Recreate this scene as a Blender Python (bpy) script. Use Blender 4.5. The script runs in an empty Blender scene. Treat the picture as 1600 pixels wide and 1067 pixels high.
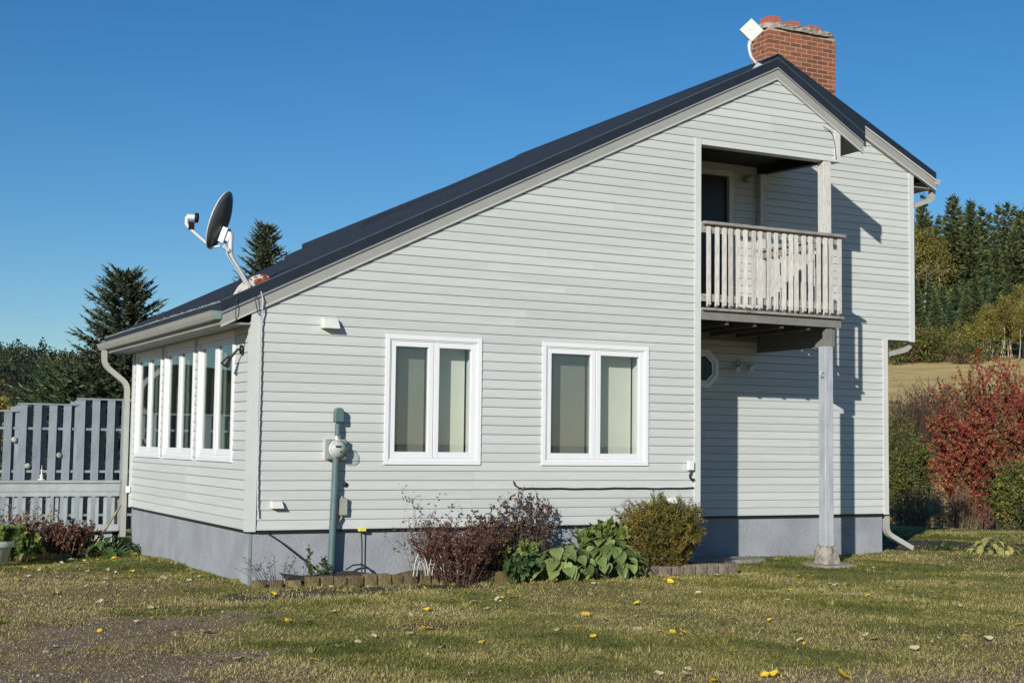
import bpy, bmesh, math, random
import numpy as np
from mathutils import Vector, Matrix
R = math.radians
scn = bpy.context.scene
col = scn.collection

# ------------------------------------------------------------------ camera, sky, sun
cam_d = bpy.data.cameras.new('camera')
cam = bpy.data.objects.new('camera', cam_d); col.objects.link(cam)
cam_d.sensor_width = 36.0; cam_d.lens = 36.0 * 2184.63 / 1600.0
cam_d.clip_start = .1; cam_d.clip_end = 4000
rx = Vector((0.88916608, -0.45741733, 0.01237192)); up = Vector((-0.04463858, -0.05980029, 0.99721177)); fw = Vector((0.45540211, 0.88723915, 0.07359085))
m = Matrix.Identity(4)
for i in range(3):
    m[i][0] = rx[i]; m[i][1] = up[i]; m[i][2] = -fw[i]
m.translation = Vector((-4.18024, -13.98168, 0.90357)); cam.matrix_world = m
scn.camera = cam
SUN_TRAVEL = Vector((1.726, 1.6, -.84)).normalized()
SUN_EL = math.asin(-SUN_TRAVEL.z); SUN_ROT = math.atan2(-SUN_TRAVEL.x, -SUN_TRAVEL.y)
w = bpy.data.worlds.new('World'); scn.world = w; w.use_nodes = True
nt = w.node_tree; bg = nt.nodes['Background']
sky = nt.nodes.new('ShaderNodeTexSky'); sky.sky_type = 'NISHITA'; sky.sun_disc = False
sky.sun_elevation = SUN_EL; sky.sun_rotation = SUN_ROT
sky.air_density = 1.0; sky.dust_density = .1; sky.ozone_density = 5.0; sky.altitude = 0
hsv = nt.nodes.new('ShaderNodeHueSaturation'); hsv.inputs['Saturation'].default_value = 1.20
nt.links.new(sky.outputs[0], hsv.inputs['Color']); nt.links.new(hsv.outputs[0], bg.inputs[0]); bg.inputs[1].default_value = .096
sd = bpy.data.lights.new('sun', 'SUN'); sd.energy = 5.0; sd.angle = R(.53); sd.color = (1, .965, .90)
sun = bpy.data.objects.new('sun', sd); col.objects.link(sun); sun.location = (-20, -20, 15)
sun.rotation_euler = SUN_TRAVEL.to_track_quat('-Z', 'Y').to_euler()
scn.view_settings.view_transform = 'Standard'; scn.view_settings.look = 'None'
scn.cycles.diffuse_bounces = 2
scn.view_settings.exposure = 0.0; scn.view_settings.gamma = 1; scn.view_settings.use_curve_mapping = False

# ------------------------------------------------------------------ helpers
rnd = random.Random(7)
def tag(o, label, cat, group=None, kind=None):
    if label: o['label'] = label
    if cat: o['category'] = cat
    if group: o['group'] = group
    if kind: o['kind'] = kind
    return o
def empty(name, loc, label, cat, group=None):
    o = bpy.data.objects.new(name, None); col.objects.link(o); o.location = loc; o.empty_display_size = .2
    return tag(o, label, cat, group)
def link(name, me, parent=None, world=None):
    """object from mesh data built in world coordinates, kept there under its parent"""
    o = bpy.data.objects.new(name, me); col.objects.link(o)
    if parent is not None:
        o.parent = parent
        p = Vector((0, 0, 0)); q = parent
        while q is not None: p += q.location; q = q.parent
        o.location = (world if world is not None else Vector((0, 0, 0))) - p
    elif world is not None: o.location = world
    return o
class MB:
    def __init__(s): s.v = []; s.f = []; s.m = []; s.sm = []
    def add(s, vs, fs, mi=0, smooth=False):
        b = len(s.v); s.v += [tuple(v) for v in vs]
        for f in fs: s.f.append([b + i for i in f]); s.m.append(mi); s.sm.append(smooth)
        return s
    def box(s, a, b, mi=0):
        x0, y0, z0 = [min(p, q) for p, q in zip(a, b)]; x1, y1, z1 = [max(p, q) for p, q in zip(a, b)]
        return s.add([(x0,y0,z0),(x1,y0,z0),(x1,y1,z0),(x0,y1,z0),(x0,y0,z1),(x1,y0,z1),(x1,y1,z1),(x0,y1,z1)],
              [(0,3,2,1),(4,5,6,7),(0,1,5,4),(1,2,6,5),(2,3,7,6),(3,0,4,7)], mi)
    def obox(s, c, ax, ay, az, mi=0):
        c, ax, ay, az = Vector(c), Vector(ax), Vector(ay), Vector(az)
        v = [c + i*ax + j*ay + k*az for k in (-1,1) for j, i in ((-1,-1),(-1,1),(1,1),(1,-1))]
        return s.add(v, [(0,3,2,1),(4,5,6,7),(0,1,5,4),(1,2,6,5),(2,3,7,6),(3,0,4,7)], mi)
    def prism(s, poly, d, mi=0):
        """poly: 3D points of a planar outline; d: extrusion vector"""
        n = len(poly); d = Vector(d); P = [Vector(p) for p in poly]
        nrm = Vector((0,0,0))
        for i in range(n): nrm += P[i].cross(P[(i+1) % n])
        if nrm.dot(d) > 0: P.reverse()
        v = P + [p + d for p in P]
        f = [tuple(range(n)), tuple(range(2*n-1, n-1, -1))] + [(i, i+n, (i+1) % n + n, (i+1) % n) for i in range(n)]
        return s.add(v, f, mi)
    def tube(s, path, r, seg=8, mi=0, cap=True, smooth=True):
        P = [Vector(p) for p in path]; n = len(P); rr = r if hasattr(r, '__len__') else [r]*n
        vs = []; fs = []; prev = None
        for i in range(n):
            t = (P[min(i+1, n-1)] - P[max(i-1, 0)]).normalized()
            u = t.orthogonal() if prev is None else (prev - t*prev.dot(t))
            u.normalize(); prev = u; w_ = t.cross(u)
            for k in range(seg):
                a = 2*math.pi*k/seg; vs.append(P[i] + rr[i]*(math.cos(a)*u + math.sin(a)*w_))
        for i in range(n-1):
            for k in range(seg):
                a, b = i*seg+k, i*seg+(k+1) % seg; fs.append((a, b, b+seg, a+seg))
        s.add(vs, fs, mi, smooth)
        if cap: s.add([vs[k] for k in range(seg)] + [vs[(n-1)*seg+k] for k in range(seg)], [tuple(range(seg-1,-1,-1)), tuple(range(seg, 2*seg))], mi)
        return s
    def rtube(s, path, hx, hy, side, mi=0):
        """rectangular tube along a path; side = a fixed cross direction"""
        P = [Vector(p) for p in path]; n = len(P); sd_ = Vector(side).normalized(); vs = []; fs = []
        for i in range(n):
            t = (P[min(i+1, n-1)] - P[max(i-1, 0)]).normalized(); q = t.cross(sd_).normalized()
            for a, b in ((-1,-1),(1,-1),(1,1),(-1,1)): vs.append(P[i] + a*hx*sd_ + b*hy*q)
        for i in range(n-1):
            for k in range(4):
                a, b = i*4+k, i*4+(k+1) % 4; fs.append((a, b, b+4, a+4))
        fs += [(3,2,1,0), tuple((n-1)*4+k for k in range(4))]
        return s.add(vs, fs, mi)
    def lathe(s, prof, c, axis=(0,0,1), seg=20, mi=0, smooth=True):
        ax = Vector(axis).normalized(); u = ax.orthogonal().normalized(); w_ = ax.cross(u); c = Vector(c); vs = []; fs = []
        for r, h in prof:
            for k in range(seg):
                a = 2*math.pi*k/seg; vs.append(c + h*ax + r*(math.cos(a)*u + math.sin(a)*w_))
        for i in range(len(prof)-1):
            for k in range(seg):
                a, b = i*seg+k, i*seg+(k+1) % seg; fs.append((a, b, b+seg, a+seg))
        return s.add(vs, fs, mi, smooth)
    def mesh(s, name, mats, org=(0,0,0)):
        me = bpy.data.meshes.new(name); o = Vector(org)
        me.from_pydata([tuple(Vector(v)-o) for v in s.v], [], s.f); me.update()
        for mt in (mats if isinstance(mats, (list, tuple)) else [mats]): me.materials.append(mt)
        me.polygons.foreach_set('material_index', s.m); me.polygons.foreach_set('use_smooth', s.sm)
        return me
    def build(s, name, mats, parent=None, org=(0,0,0), bevel=0):
        o = link(name, s.mesh(name, mats, org), parent, Vector(org))
        if bevel:
            b = o.modifiers.new('bevel', 'BEVEL'); b.width = bevel; b.segments = 2; b.limit_method = 'ANGLE'
        return o
def fast_mesh(name, verts, faces, mats, var=None, midx=None, smooth=False):
    """numpy mesh; faces N x k; var = value per vertex"""
    me = bpy.data.meshes.new(name); n, k = faces.shape
    me.vertices.add(len(verts)); me.vertices.foreach_set('co', np.asarray(verts, np.float32).ravel())
    me.loops.add(n*k); me.loops.foreach_set('vertex_index', faces.astype(np.int32).ravel())
    me.polygons.add(n); me.polygons.foreach_set('loop_start', np.arange(0, n*k, k, dtype=np.int32))
    if var is not None:
        a = me.attributes.new('var', 'FLOAT', 'POINT'); a.data.foreach_set('value', np.asarray(var, np.float32))
    me.update(calc_edges=True)
    for mt in (mats if isinstance(mats, (list, tuple)) else [mats]): me.materials.append(mt)
    if midx is not None: me.polygons.foreach_set('material_index', np.asarray(midx, np.int32))
    if smooth: me.polygons.foreach_set('use_smooth', np.ones(n, bool))
    me.validate(); return me

# ------------------------------------------------------------------ materials
def mat(name, c, rough=.6, var=.12, scale=6.0, bump=0.0, bscale=40.0, metal=0.0, c2=None, stretch=(1,1,1), spec=.5, detail=5, lo=.35, hi=.65):
    mt = bpy.data.materials.new(name); mt.use_nodes = True; t = mt.node_tree; b = t.nodes['Principled BSDF']
    b.inputs['Roughness'].default_value = rough; b.inputs['Metallic'].default_value = metal; b.inputs['Specular IOR Level'].default_value = spec
    tc = t.nodes.new('ShaderNodeTexCoord'); mp = t.nodes.new('ShaderNodeMapping'); mp.inputs['Scale'].default_value = stretch
    t.links.new(tc.outputs['Object'], mp.inputs[0])
    nz = t.nodes.new('ShaderNodeTexNoise'); nz.inputs['Scale'].default_value = scale; nz.inputs['Detail'].default_value = detail; nz.inputs['Roughness'].default_value = .65
    t.links.new(mp.outputs[0], nz.inputs['Vector'])
    rp = t.nodes.new('ShaderNodeValToRGB'); e = rp.color_ramp.elements
    e[0].position = lo; e[1].position = hi
    c2 = c2 or tuple(x*(1-2*var) for x in c)
    e[0].color = (*c2, 1); e[1].color = (*c, 1)
    t.links.new(nz.outputs['Fac'], rp.inputs[0]); t.links.new(rp.outputs[0], b.inputs['Base Color'])
    if bump:
        n2 = t.nodes.new('ShaderNodeTexNoise'); n2.inputs['Scale'].default_value = bscale; n2.inputs['Detail'].default_value = 6
        t.links.new(mp.outputs[0], n2.inputs['Vector'])
        bp = t.nodes.new('ShaderNodeBump'); bp.inputs['Strength'].default_value = bump; bp.inputs['Distance'].default_value = .02
        t.links.new(n2.outputs['Fac'], bp.inputs['Height']); t.links.new(bp.outputs[0], b.inputs['Normal'])
    return mt
def leafmat(name, stops, rough=.55, trans=.35, spec=.3):
    """leaf colours along the mesh attribute 'var'"""
    mt = bpy.data.materials.new(name); mt.use_nodes = True; t = mt.node_tree; b = t.nodes['Principled BSDF']
    b.inputs['Roughness'].default_value = rough; b.inputs['Specular IOR Level'].default_value = spec
    at = t.nodes.new('ShaderNodeAttribute'); at.attribute_name = 'var'
    rp = t.nodes.new('ShaderNodeValToRGB'); e = rp.color_ramp.elements
    while len(e) < len(stops): e.new(.5)
    for el, (p, c) in zip(e, stops): el.position = p; el.color = (*c, 1)
    t.links.new(at.outputs['Fac'], rp.inputs[0]); t.links.new(rp.outputs[0], b.inputs['Base Color'])
    if trans:
        tr = t.nodes.new('ShaderNodeBsdfTranslucent'); t.links.new(rp.outputs[0], tr.inputs[0])
        mx = t.nodes.new('ShaderNodeMixShader'); mx.inputs[0].default_value = trans
        t.links.new(b.outputs[0], mx.inputs[1]); t.links.new(tr.outputs[0], mx.inputs[2])
        t.links.new(mx.outputs[0], t.nodes['Material Output'].inputs[0])
    return mt
def glassmat(name, tint, refl=.06, rough=0.0):
    mt = bpy.data.materials.new(name); mt.use_nodes = True; t = mt.node_tree; t.nodes.remove(t.nodes['Principled BSDF'])
    tr = t.nodes.new('ShaderNodeBsdfTransparent'); tr.inputs[0].default_value = (*tint, 1)
    gl = t.nodes.new('ShaderNodeBsdfGlossy'); gl.inputs['Roughness'].default_value = rough
    lw = t.nodes.new('ShaderNodeLayerWeight'); lw.inputs[0].default_value = .5
    pw = t.nodes.new('ShaderNodeMath'); pw.operation = 'POWER'; pw.inputs[1].default_value = 4.0; t.links.new(lw.outputs['Facing'], pw.inputs[0])
    ad = t.nodes.new('ShaderNodeMath'); ad.operation = 'ADD'; ad.inputs[1].default_value = .04+refl; ad.use_clamp = True
    t.links.new(pw.outputs[0], ad.inputs[0])
    mx = t.nodes.new('ShaderNodeMixShader'); t.links.new(ad.outputs[0], mx.inputs[0]); t.links.new(tr.outputs[0], mx.inputs[1]); t.links.new(gl.outputs[0], mx.inputs[2])
    t.links.new(mx.outputs[0], t.nodes['Material Output'].inputs[0]); return mt
def screenmat(name, c, a):
    mt = bpy.data.materials.new(name); mt.use_nodes = True; t = mt.node_tree; b = t.nodes['Principled BSDF']
    b.inputs['Base Color'].default_value = (*c, 1); b.inputs['Alpha'].default_value = a; b.inputs['Roughness'].default_value = .8
    return mt
M = dict(
    siding=mat('vinyl_siding', (.575,.588,.552), .5, .055, 2.2, .10, 22, stretch=(.5,.5,5)),
    trim=mat('siding_trim', (.595,.605,.57), .5, .04, 3),
    sheath=mat('wall_sheathing', (.03,.03,.03), .9),  # near black, so its colour deepens the shadow lines in the board gaps
    fascia=mat('fascia_aluminium', (.34,.335,.30), .5, .06, 4, .1, 60),
    drip=mat('grey_drip_edge', (.27,.275,.27), .5, .06, 6), hem=mat('light_roof_hem', (.10,.115,.135), .45, .1, 6),
    mould=mat('white_moulding', (.52,.52,.485), .5, .05, 5),
    white=mat('white_window_vinyl', (.78,.78,.77), .35, .02, 5),
    roof=mat('dark_metal_roofing', (.020,.027,.038), .58, .12, 3, metal=0, spec=.5),
    flash=mat('dark_rake_flashing', (.017,.024,.034), .45, .12, 5),
    gutter=mat('gutter_beige', (.40,.395,.35), .4, .08, 3, stretch=(1,.2,1)),
    gcap=mat('gutter_cap_reflection', (.22,.30,.28), .4, .15, 9),  # greenish reflection on the front end cap, put into its base colour
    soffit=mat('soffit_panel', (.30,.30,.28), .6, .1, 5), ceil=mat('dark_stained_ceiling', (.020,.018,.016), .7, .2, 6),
    found=mat('painted_foundation', (.32,.335,.355), .8, .11, 2.6, .3, 26),
    wood=mat('weathered_white_wood', (.66,.64,.59), .75, .2, 9, .4, 40, c2=(.42,.37,.30), stretch=(6,6,1), lo=.28, hi=.52),
    railwood=mat('weathered_grey_rail', (.36,.34,.30), .8, .2, 7, .5, 40, c2=(.16,.145,.125), stretch=(1,5,5), lo=.3, hi=.6),
    beam=mat('painted_grey_beam', (.22,.215,.19), .6, .12, 5),
    deckd=mat('dark_deck_boards', (.12,.11,.10), .8, .2, 8),
    postp=mat('galvanised_post', (.46,.48,.50), .5, .12, 5, .15, 30, stretch=(3,3,.6)),
    conc=mat('rough_concrete', (.36,.32,.26), .9, .25, 9, .9, 25),
    brick=None,
    mortar=mat('mortar', (.52,.38,.28), .9, .15, 30, .5, 60),
    cap=mat('chimney_cap_concrete', (.42,.37,.30), .9, .3, 14, .8, 30),
    clay=mat('clay_flue', (.46,.13,.085), .8, .18, 12),
    dish=mat('grey_dish_metal', (.10,.105,.11), .4, .05, 5),
    dishw=mat('white_metal', (.62,.63,.63), .4, .06, 8),
    rust=mat('rusty_mount', (.66,.62,.56), .6, .1, 9, c2=(.20,.045,.02), lo=.47, hi=.52),
    black=mat('black_plastic', (.012,.012,.014), .45, .1, 5),
    conduit=mat('green_grey_conduit', (.095,.165,.16), .45, .12, 6, stretch=(2,2,.7)),
    mbox=mat('meter_box_grey', (.24,.275,.25), .5, .1, 8),
    tele=mat('beige_box', (.36,.34,.29), .5, .08, 8),
    boxw=mat('cream_box', (.68,.68,.60), .5, .05, 8),
    yellow=mat('yellow_plastic', (.75,.66,.12), .5, .05, 8),
    cable=mat('black_cable', (.02,.02,.02), .5), wcable=mat('white_cable', (.55,.55,.53), .5),
    blind=mat('pale_green_blind', (.66,.675,.57), .8, .03, 3),
    curtain=mat('sage_curtain', (.36,.42,.30), .9, .12, 4, stretch=(8,8,.4)),
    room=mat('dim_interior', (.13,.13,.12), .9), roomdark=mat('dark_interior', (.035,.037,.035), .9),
    door=mat('dark_door', (.018,.018,.02), .35, .1, 6),
    fence=mat('blue_grey_fence_paint', (.285,.325,.35), .7, .14, 3.5, .25, 30, stretch=(2,2,.6)),
    rail=mat('pale_grey_rail_paint', (.40,.43,.42), .7, .12, 4, .2, 30),
    pot=mat('pale_green_pot', (.40,.47,.38), .55, .10, 5, stretch=(3,3,.7)),
    soil=mat('dark_soil', (.055,.042,.032), .95, .3, 18, .8, 40),
    wire=mat('white_wire', (.66,.64,.60), .5),
    stone=mat('pale_boulder', (.44,.43,.36), .9, .2, 7, .6, 20),
    bark=mat('brown_bark', (.085,.062,.045), .9, .25, 10, .6, 20),
    birchbark=mat('white_birch_bark', (.42,.39,.32), .8, .2, 3, c2=(.12,.10,.09), stretch=(1,1,3), lo=.3, hi=.42),
    twig=mat('reddish_twig', (.13,.075,.055), .85, .25, 10),
    pale_twig=mat('pale_dry_stem', (.36,.29,.18), .85, .25, 10),
)
M['glass'] = glassmat('window_glass', (.965,.975,.965), .055)
M['glassd'] = glassmat('reflective_glass', (.80,.86,.82), .07)
M['glassk'] = glassmat('dark_glass', (.5,.55,.55), -.01)
M['lens'] = glassmat('meter_glass', (.9,.92,.92), .05)
M['screen'] = screenmat('insect_screen', (.09,.095,.08), .28)
def brickmat():
    mt = mat('fired_brick', (.27,.075,.036), .85, .2, 25, .5, 50)
    t = mt.node_tree; b = t.nodes['Principled BSDF']; oi = t.nodes.new('ShaderNodeObjectInfo')
    rp = t.nodes.new('ShaderNodeValToRGB'); e = rp.color_ramp.elements
    e[0].color = (.17,.060,.030,1); e[1].color = (.36,.105,.045,1); x = e.new(.5); x.color = (.27,.085,.038,1); x = e.new(.8); x.color = (.32,.11,.052,1)
    t.links.new(oi.outputs['Random'], rp.inputs[0])
    mx = t.nodes.new('ShaderNodeMixRGB'); mx.blend_type = 'MULTIPLY'; mx.inputs[0].default_value = .5
    src = b.inputs['Base Color'].links[0].from_socket
    sc = t.nodes.new('ShaderNodeMixRGB'); sc.blend_type = 'DIVIDE'; sc.inputs[0].default_value = 1; sc.inputs[2].default_value = (.27,.075,.036,1)
    t.links.new(src, sc.inputs[1]); t.links.new(rp.outputs[0], mx.inputs[1]); t.links.new(sc.outputs[0], mx.inputs[2]); t.links.new(mx.outputs[0], b.inputs['Base Color'])
    return mt
M['brick'] = brickmat()
def per_object_var(mt, amt):
    """each board or block its own slight lightness"""
    t = mt.node_tree; b = t.nodes['Principled BSDF']; src = b.inputs['Base Color'].links[0].from_socket
    oi = t.nodes.new('ShaderNodeObjectInfo'); mr = t.nodes.new('ShaderNodeMapRange'); mr.inputs[3].default_value = 1-amt; mr.inputs[4].default_value = 1+amt*.4
    hs = t.nodes.new('ShaderNodeHueSaturation'); t.links.new(oi.outputs['Random'], mr.inputs[0]); t.links.new(mr.outputs[0], hs.inputs['Value'])
    t.links.new(src, hs.inputs['Color']); t.links.new(hs.outputs[0], b.inputs['Base Color'])
per_object_var(M['siding'], .07); per_object_var(M['wood'], .2); per_object_var(M['fence'], .15); per_object_var(M['rail'], .12)
LM = dict(
    spruce=leafmat('spruce_needles', [(0,(0.032,0.046,0.026)),(.5,(0.072,0.090,0.049)),(1,(0.154,0.170,0.095))], .6, .15),
    hillspruce=leafmat('hill_spruce_needles', [(0,(0.037,0.055,0.019)),(.5,(0.082,0.104,0.034)),(1,(0.158,0.167,0.055))], .6, .15),
    young=leafmat('young_conifer_needles', [(0,(.030,.060,.024)),(.5,(.062,.108,.042)),(1,(.14,.185,.075))], .6, .15),
    gold=leafmat('golden_leaves', [(0,(.10,.095,.022)),(.5,(.22,.19,.038)),(1,(.37,.28,.05))]),
    red=leafmat('red_leaves', [(0,(.10,.11,.036)),(.22,(.22,.155,.055)),(.45,(.38,.15,.06)),(.62,(.34,.075,.042)),(.82,(.36,.042,.038)),(1,(.43,.055,.055))]),
    green=leafmat('green_yellow_leaves', [(0,(0.041,0.061,0.019)),(.5,(0.115,0.142,0.032)),(1,(0.270,0.257,0.047))]),
    brown=leafmat('dry_brown_leaves', [(0,(0.078,0.052,0.033)),(.5,(0.169,0.111,0.058)),(1,(0.338,0.247,0.130))]),
    spirea=leafmat('red_brown_leaves', [(0,(.055,.028,.022)),(.5,(.16,.075,.050)),(.8,(.25,.115,.075)),(1,(.30,.20,.09))]),
    purple=leafmat('purple_brown_leaves', [(0,(.045,.036,.030)),(.5,(.12,.075,.058)),(1,(.22,.15,.10))]),
    lime=leafmat('light_green_leaves', [(0,(0.050,0.088,0.025)),(.5,(0.138,0.206,0.050)),(1,(0.325,0.338,0.088))]),
    yew=leafmat('golden_yew_needles', [(0,(.045,.055,.014)),(.45,(.13,.12,.025)),(.8,(.25,.19,.035)),(1,(.30,.13,.03))], .55, .2),
    hosta=leafmat('hosta_leaves', [(0,(.11,.16,.05)),(.5,(.21,.28,.085)),(1,(.36,.41,.14))], .4, .25),
    hostad=leafmat('dark_hosta_leaves', [(0,(.030,.070,.022)),(1,(.085,.15,.04))], .4, .25),
    hostay=leafmat('yellow_hosta_leaves', [(0,(.34,.28,.07)),(.6,(.52,.44,.16)),(1,(.20,.24,.05))], .5, .25),
    straw=leafmat('straw', [(0,(.12,.095,.045)),(.5,(.25,.20,.10)),(1,(.42,.36,.22))], .7, .3),
    grass=leafmat('lawn_grass', [(0,(.080,.115,.020)),(.26,(.175,.20,.036)),(.50,(.39,.345,.092)),(.76,(.60,.505,.21)),(.88,(.62,.52,.26)),(.94,(.42,.28,.145)),(1,(.31,.195,.10))], .6, .35),
    far=leafmat('far_forest', [(0,(0.015,0.026,0.013)),(.55,(0.030,0.045,0.019)),(.8,(0.060,0.065,0.022)),(1,(0.130,0.092,0.027))], .7, .1),
)

per_object_var(LM['hosta'], .38); per_object_var(LM['hostad'], .3); per_object_var(LM['hostay'], .3)

# ------------------------------------------------------------------ terrain
def sstep(a, b, x):
    t = np.clip((x-a)/(b-a), 0, 1); return t*t*(3-2*t)
def terrain(x, y):
    x = np.asarray(x, float); y = np.asarray(y, float)
    X = x + 4.18; Y = y + 13.98
    t = (X+Y)*.70711; wv = (X-Y)*.70711
    d = np.sqrt(X*X+Y*Y)+1e-6
    fac = sstep(-.42, -.16, wv/np.maximum(d, 1))
    rise = np.interp(t, [-1e4, 22, 31, 35, 42, 47, 53, 62, 110, 170, 260, 400, 900], [-.56, -.58, -.74, -1.05, -1.3, -1.4, -.4, 2.8, 8.0, 14.0, 21, 26, 30])
    base = -.56 - .10*sstep(2, 6, y)*sstep(1.5, -1, x) - .9*sstep(14, 40, d-10)*(1-fac)
    z = base*(1-fac) + rise*fac
    az = np.degrees(np.arctan2(X, Y))
    hill = np.interp(d, [0, 380, 500, 700, 1000, 1500], [0, 0, 8, 32, 53, 57])
    hill = hill + 3.0*np.sin(az*.9+1)*sstep(500, 900, d)
    return z + hill*sstep(40, 22, az)
def wob(x, y):
    return .012*np.sin(x*1.9+.3*y)+.010*np.sin(y*2.3-x*.7)+.006*np.sin(x*5.1+y*4.3)
def fbm(x, y, seed=0, sc=1.0):
    """smooth patch noise in about 0..1"""
    r = np.random.RandomState(seed); s = np.zeros_like(np.asarray(x, float)); a = 1; tot = 0
    for o in range(5):
        for k in range(3):
            th = r.uniform(0, 6.28); f = sc*1.9**o*r.uniform(.8, 1.25); s = s + a*np.sin(f*(x*np.cos(th)+y*np.sin(th))+r.uniform(0, 6.28)); tot += a
        a *= .62
    return .5 + s/tot*1.35
def gravel_mask(x, y):
    n = (fbm(x, y, 5, 1.1)-.5) + .7*(fbm(x, y, 15, 4.2)-.5)
    g = sstep(-1.35, -2.1, x + n*1.5)*sstep(-2.2, -4.0, y + n*1.7)
    g2 = sstep(-6.5, -7.1, y + .16*(x-1.5) + n*.9)
    return np.clip(np.maximum(g*.92, g2*.6), 0, 1)
def brown_mask(x, y):
    n = (fbm(x, y, 6, .8)-.5) + .6*(fbm(x, y, 16, 3.4)-.5)
    b = sstep(-.55, -1.5, x + n*1.6)*sstep(2.9, 1.2, y + n)
    b2 = sstep(-5.6, -6.9, y + .10*(x-1.5) + n*1.4)
    b3 = .4*sstep(.66, .86, fbm(x, y, 14, .9))
    return np.clip(np.maximum(np.maximum(b*.85, b2*.8), b3), 0, 1)
def dirt_mask(x, y):
    n = fbm(x, y, 9, 1.1)-.5
    e = ((x-.55)/1.2)**2 + ((y+.85)/.45)**2
    d1 = .85*sstep(1.25, .65, e+n*1.5)
    e = ((x-1.75)/.75)**2 + ((y+.70)/.28)**2
    d1 = np.maximum(d1, sstep(1.2, .7, e+n))
    e = ((x-12.6)/2.9)**2 + ((y-2.55)/1.35)**2
    d2 = sstep(1.15, .85, e+n*.6)
    e = ((x-.40)/.42)**2 + ((y+3.5)/.16)**2
    return np.clip(np.maximum(np.maximum(d1, d2), .6*sstep(1.1, .6, e+n)), 0, 1)
def ground_material(name, near=True):
    mt = bpy.data.materials.new(name); mt.use_nodes = True; t = mt.node_tree; b = t.nodes['Principled BSDF']; L = t.links
    b.inputs['Roughness'].default_value = .95; b.inputs['Specular IOR Level'].default_value = .2
    tc = t.nodes.new('ShaderNodeTexCoord')
    def noise(s, d=6, r=.65):
        n = t.nodes.new('ShaderNodeTexNoise'); n.inputs['Scale'].default_value = s; n.inputs['Detail'].default_value = d; n.inputs['Roughness'].default_value = r
        L.new(tc.outputs['Object'], n.inputs['Vector']); return n
    def ramp(src, stops):
        r = t.nodes.new('ShaderNodeValToRGB'); e = r.color_ramp.elements
        while len(e) < len(stops): e.new(.5)
        for el, (p, c) in zip(e, stops): el.position = p; el.color = (*c, 1)
        L.new(src, r.inputs[0]); return r
    def mix(f, a, c):
        m_ = t.nodes.new('ShaderNodeMixRGB'); L.new(f, m_.inputs[0]); L.new(a, m_.inputs[1]); L.new(c, m_.inputs[2]); return m_.outputs[0]
    def attr(n):
        a = t.nodes.new('ShaderNodeAttribute'); a.attribute_name = n; return a.outputs['Fac']
    if near:
        turf = ramp(noise(14, 8, .75).outputs['Fac'], [(.30, (.12,.108,.036)), (.5, (.28,.24,.080)), (.68, (.50,.42,.17))]).outputs[0]
        soil = ramp(noise(22, 8, .8).outputs['Fac'], [(.3, (.030,.022,.017)), (.52, (.080,.058,.044)), (.7, (.17,.13,.10))]).outputs[0]
        grav = ramp(noise(60, 8, .8).outputs['Fac'], [(.3, (.085,.060,.036)), (.5, (.30,.225,.140)), (.7, (.56,.43,.29))]).outputs[0]
        gtint = ramp(noise(1.6, 4).outputs['Fac'], [(.42, (.36,.23,.125)), (.60, (.32,.255,.19))]).outputs[0]
        g2 = t.nodes.new('ShaderNodeMixRGB'); g2.inputs[0].default_value = .45; L.new(grav, g2.inputs[1]); L.new(gtint, g2.inputs[2])
        brn = ramp(noise(18, 8, .8).outputs['Fac'], [(.3, (.13,.088,.052)), (.5, (.31,.215,.125)), (.7, (.50,.37,.23))]).outputs[0]
        c = mix(attr('brown'), turf, brn); c = mix(attr('dirt'), c, soil); c = mix(attr('gravel'), c, g2.outputs[0])
        pv = ramp(noise(2.6, 6, .7).outputs['Fac'], [(.35, (.70,.67,.63)), (.62, (1.0,1.0,1.0))]).outputs[0]
        mm = t.nodes.new('ShaderNodeMixRGB'); mm.blend_type = 'MULTIPLY'; mm.inputs[0].default_value = 1; L.new(c, mm.inputs[1]); L.new(pv, mm.inputs[2]); c = mm.outputs[0]
        bn = noise(45, 8, .8)
    else:
        n1 = ramp(noise(.35, 8, .7).outputs['Fac'], [(.3, (.36,.25,.095)), (.5, (.53,.385,.15)), (.7, (.64,.49,.22))]).outputs[0]
        wood_ = ramp(noise(.12, 8, .7).outputs['Fac'], [(.3, (.020,.026,.012)), (.7, (.05,.05,.022))]).outputs[0]
        c = mix(attr('forest'), n1, wood_); bn = noise(1.5, 8, .8)
    L.new(c, b.inputs['Base Color'])
    bp = t.nodes.new('ShaderNodeBump'); bp.inputs['Strength'].default_value = .9 if near else .3; bp.inputs['Distance'].default_value = .03 if near else .12
    L.new(bn.outputs['Fac'], bp.inputs['Height']); L.new(bp.outputs[0], b.inputs['Normal'])
    return mt
def grid_mesh(name, xs, ys, zf, mt, attrs):
    gx, gy = np.meshgrid(xs, ys); nx, ny = len(xs), len(ys)
    z = zf(gx, gy); v = np.stack([gx, gy, z], -1).reshape(-1, 3)
    i = np.arange(nx-1)[None, :] + nx*np.arange(ny-1)[:, None]; f = np.stack([i, i+1, i+1+nx, i+nx], -1).reshape(-1, 4)
    me = fast_mesh(name, v, f, mt, smooth=True)
    for n, fn in attrs.items():
        a = me.attributes.new(n, 'FLOAT', 'POINT'); a.data.foreach_set('value', fn(gx, gy).astype(np.float32).ravel())
    return link(name, me)
lawn = grid_mesh('lawn', np.arange(-14, 26.01, .125), np.arange(-15.5, 14.01, .125), lambda x, y: terrain(x, y)+wob(x, y), ground_material('lawn_ground'), dict(gravel=gravel_mask, dirt=dirt_mask, brown=brown_mask))
tag(lawn, 'patchy autumn lawn with bare earth and gravel in front of the grey house', 'lawn', kind='structure')
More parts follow.
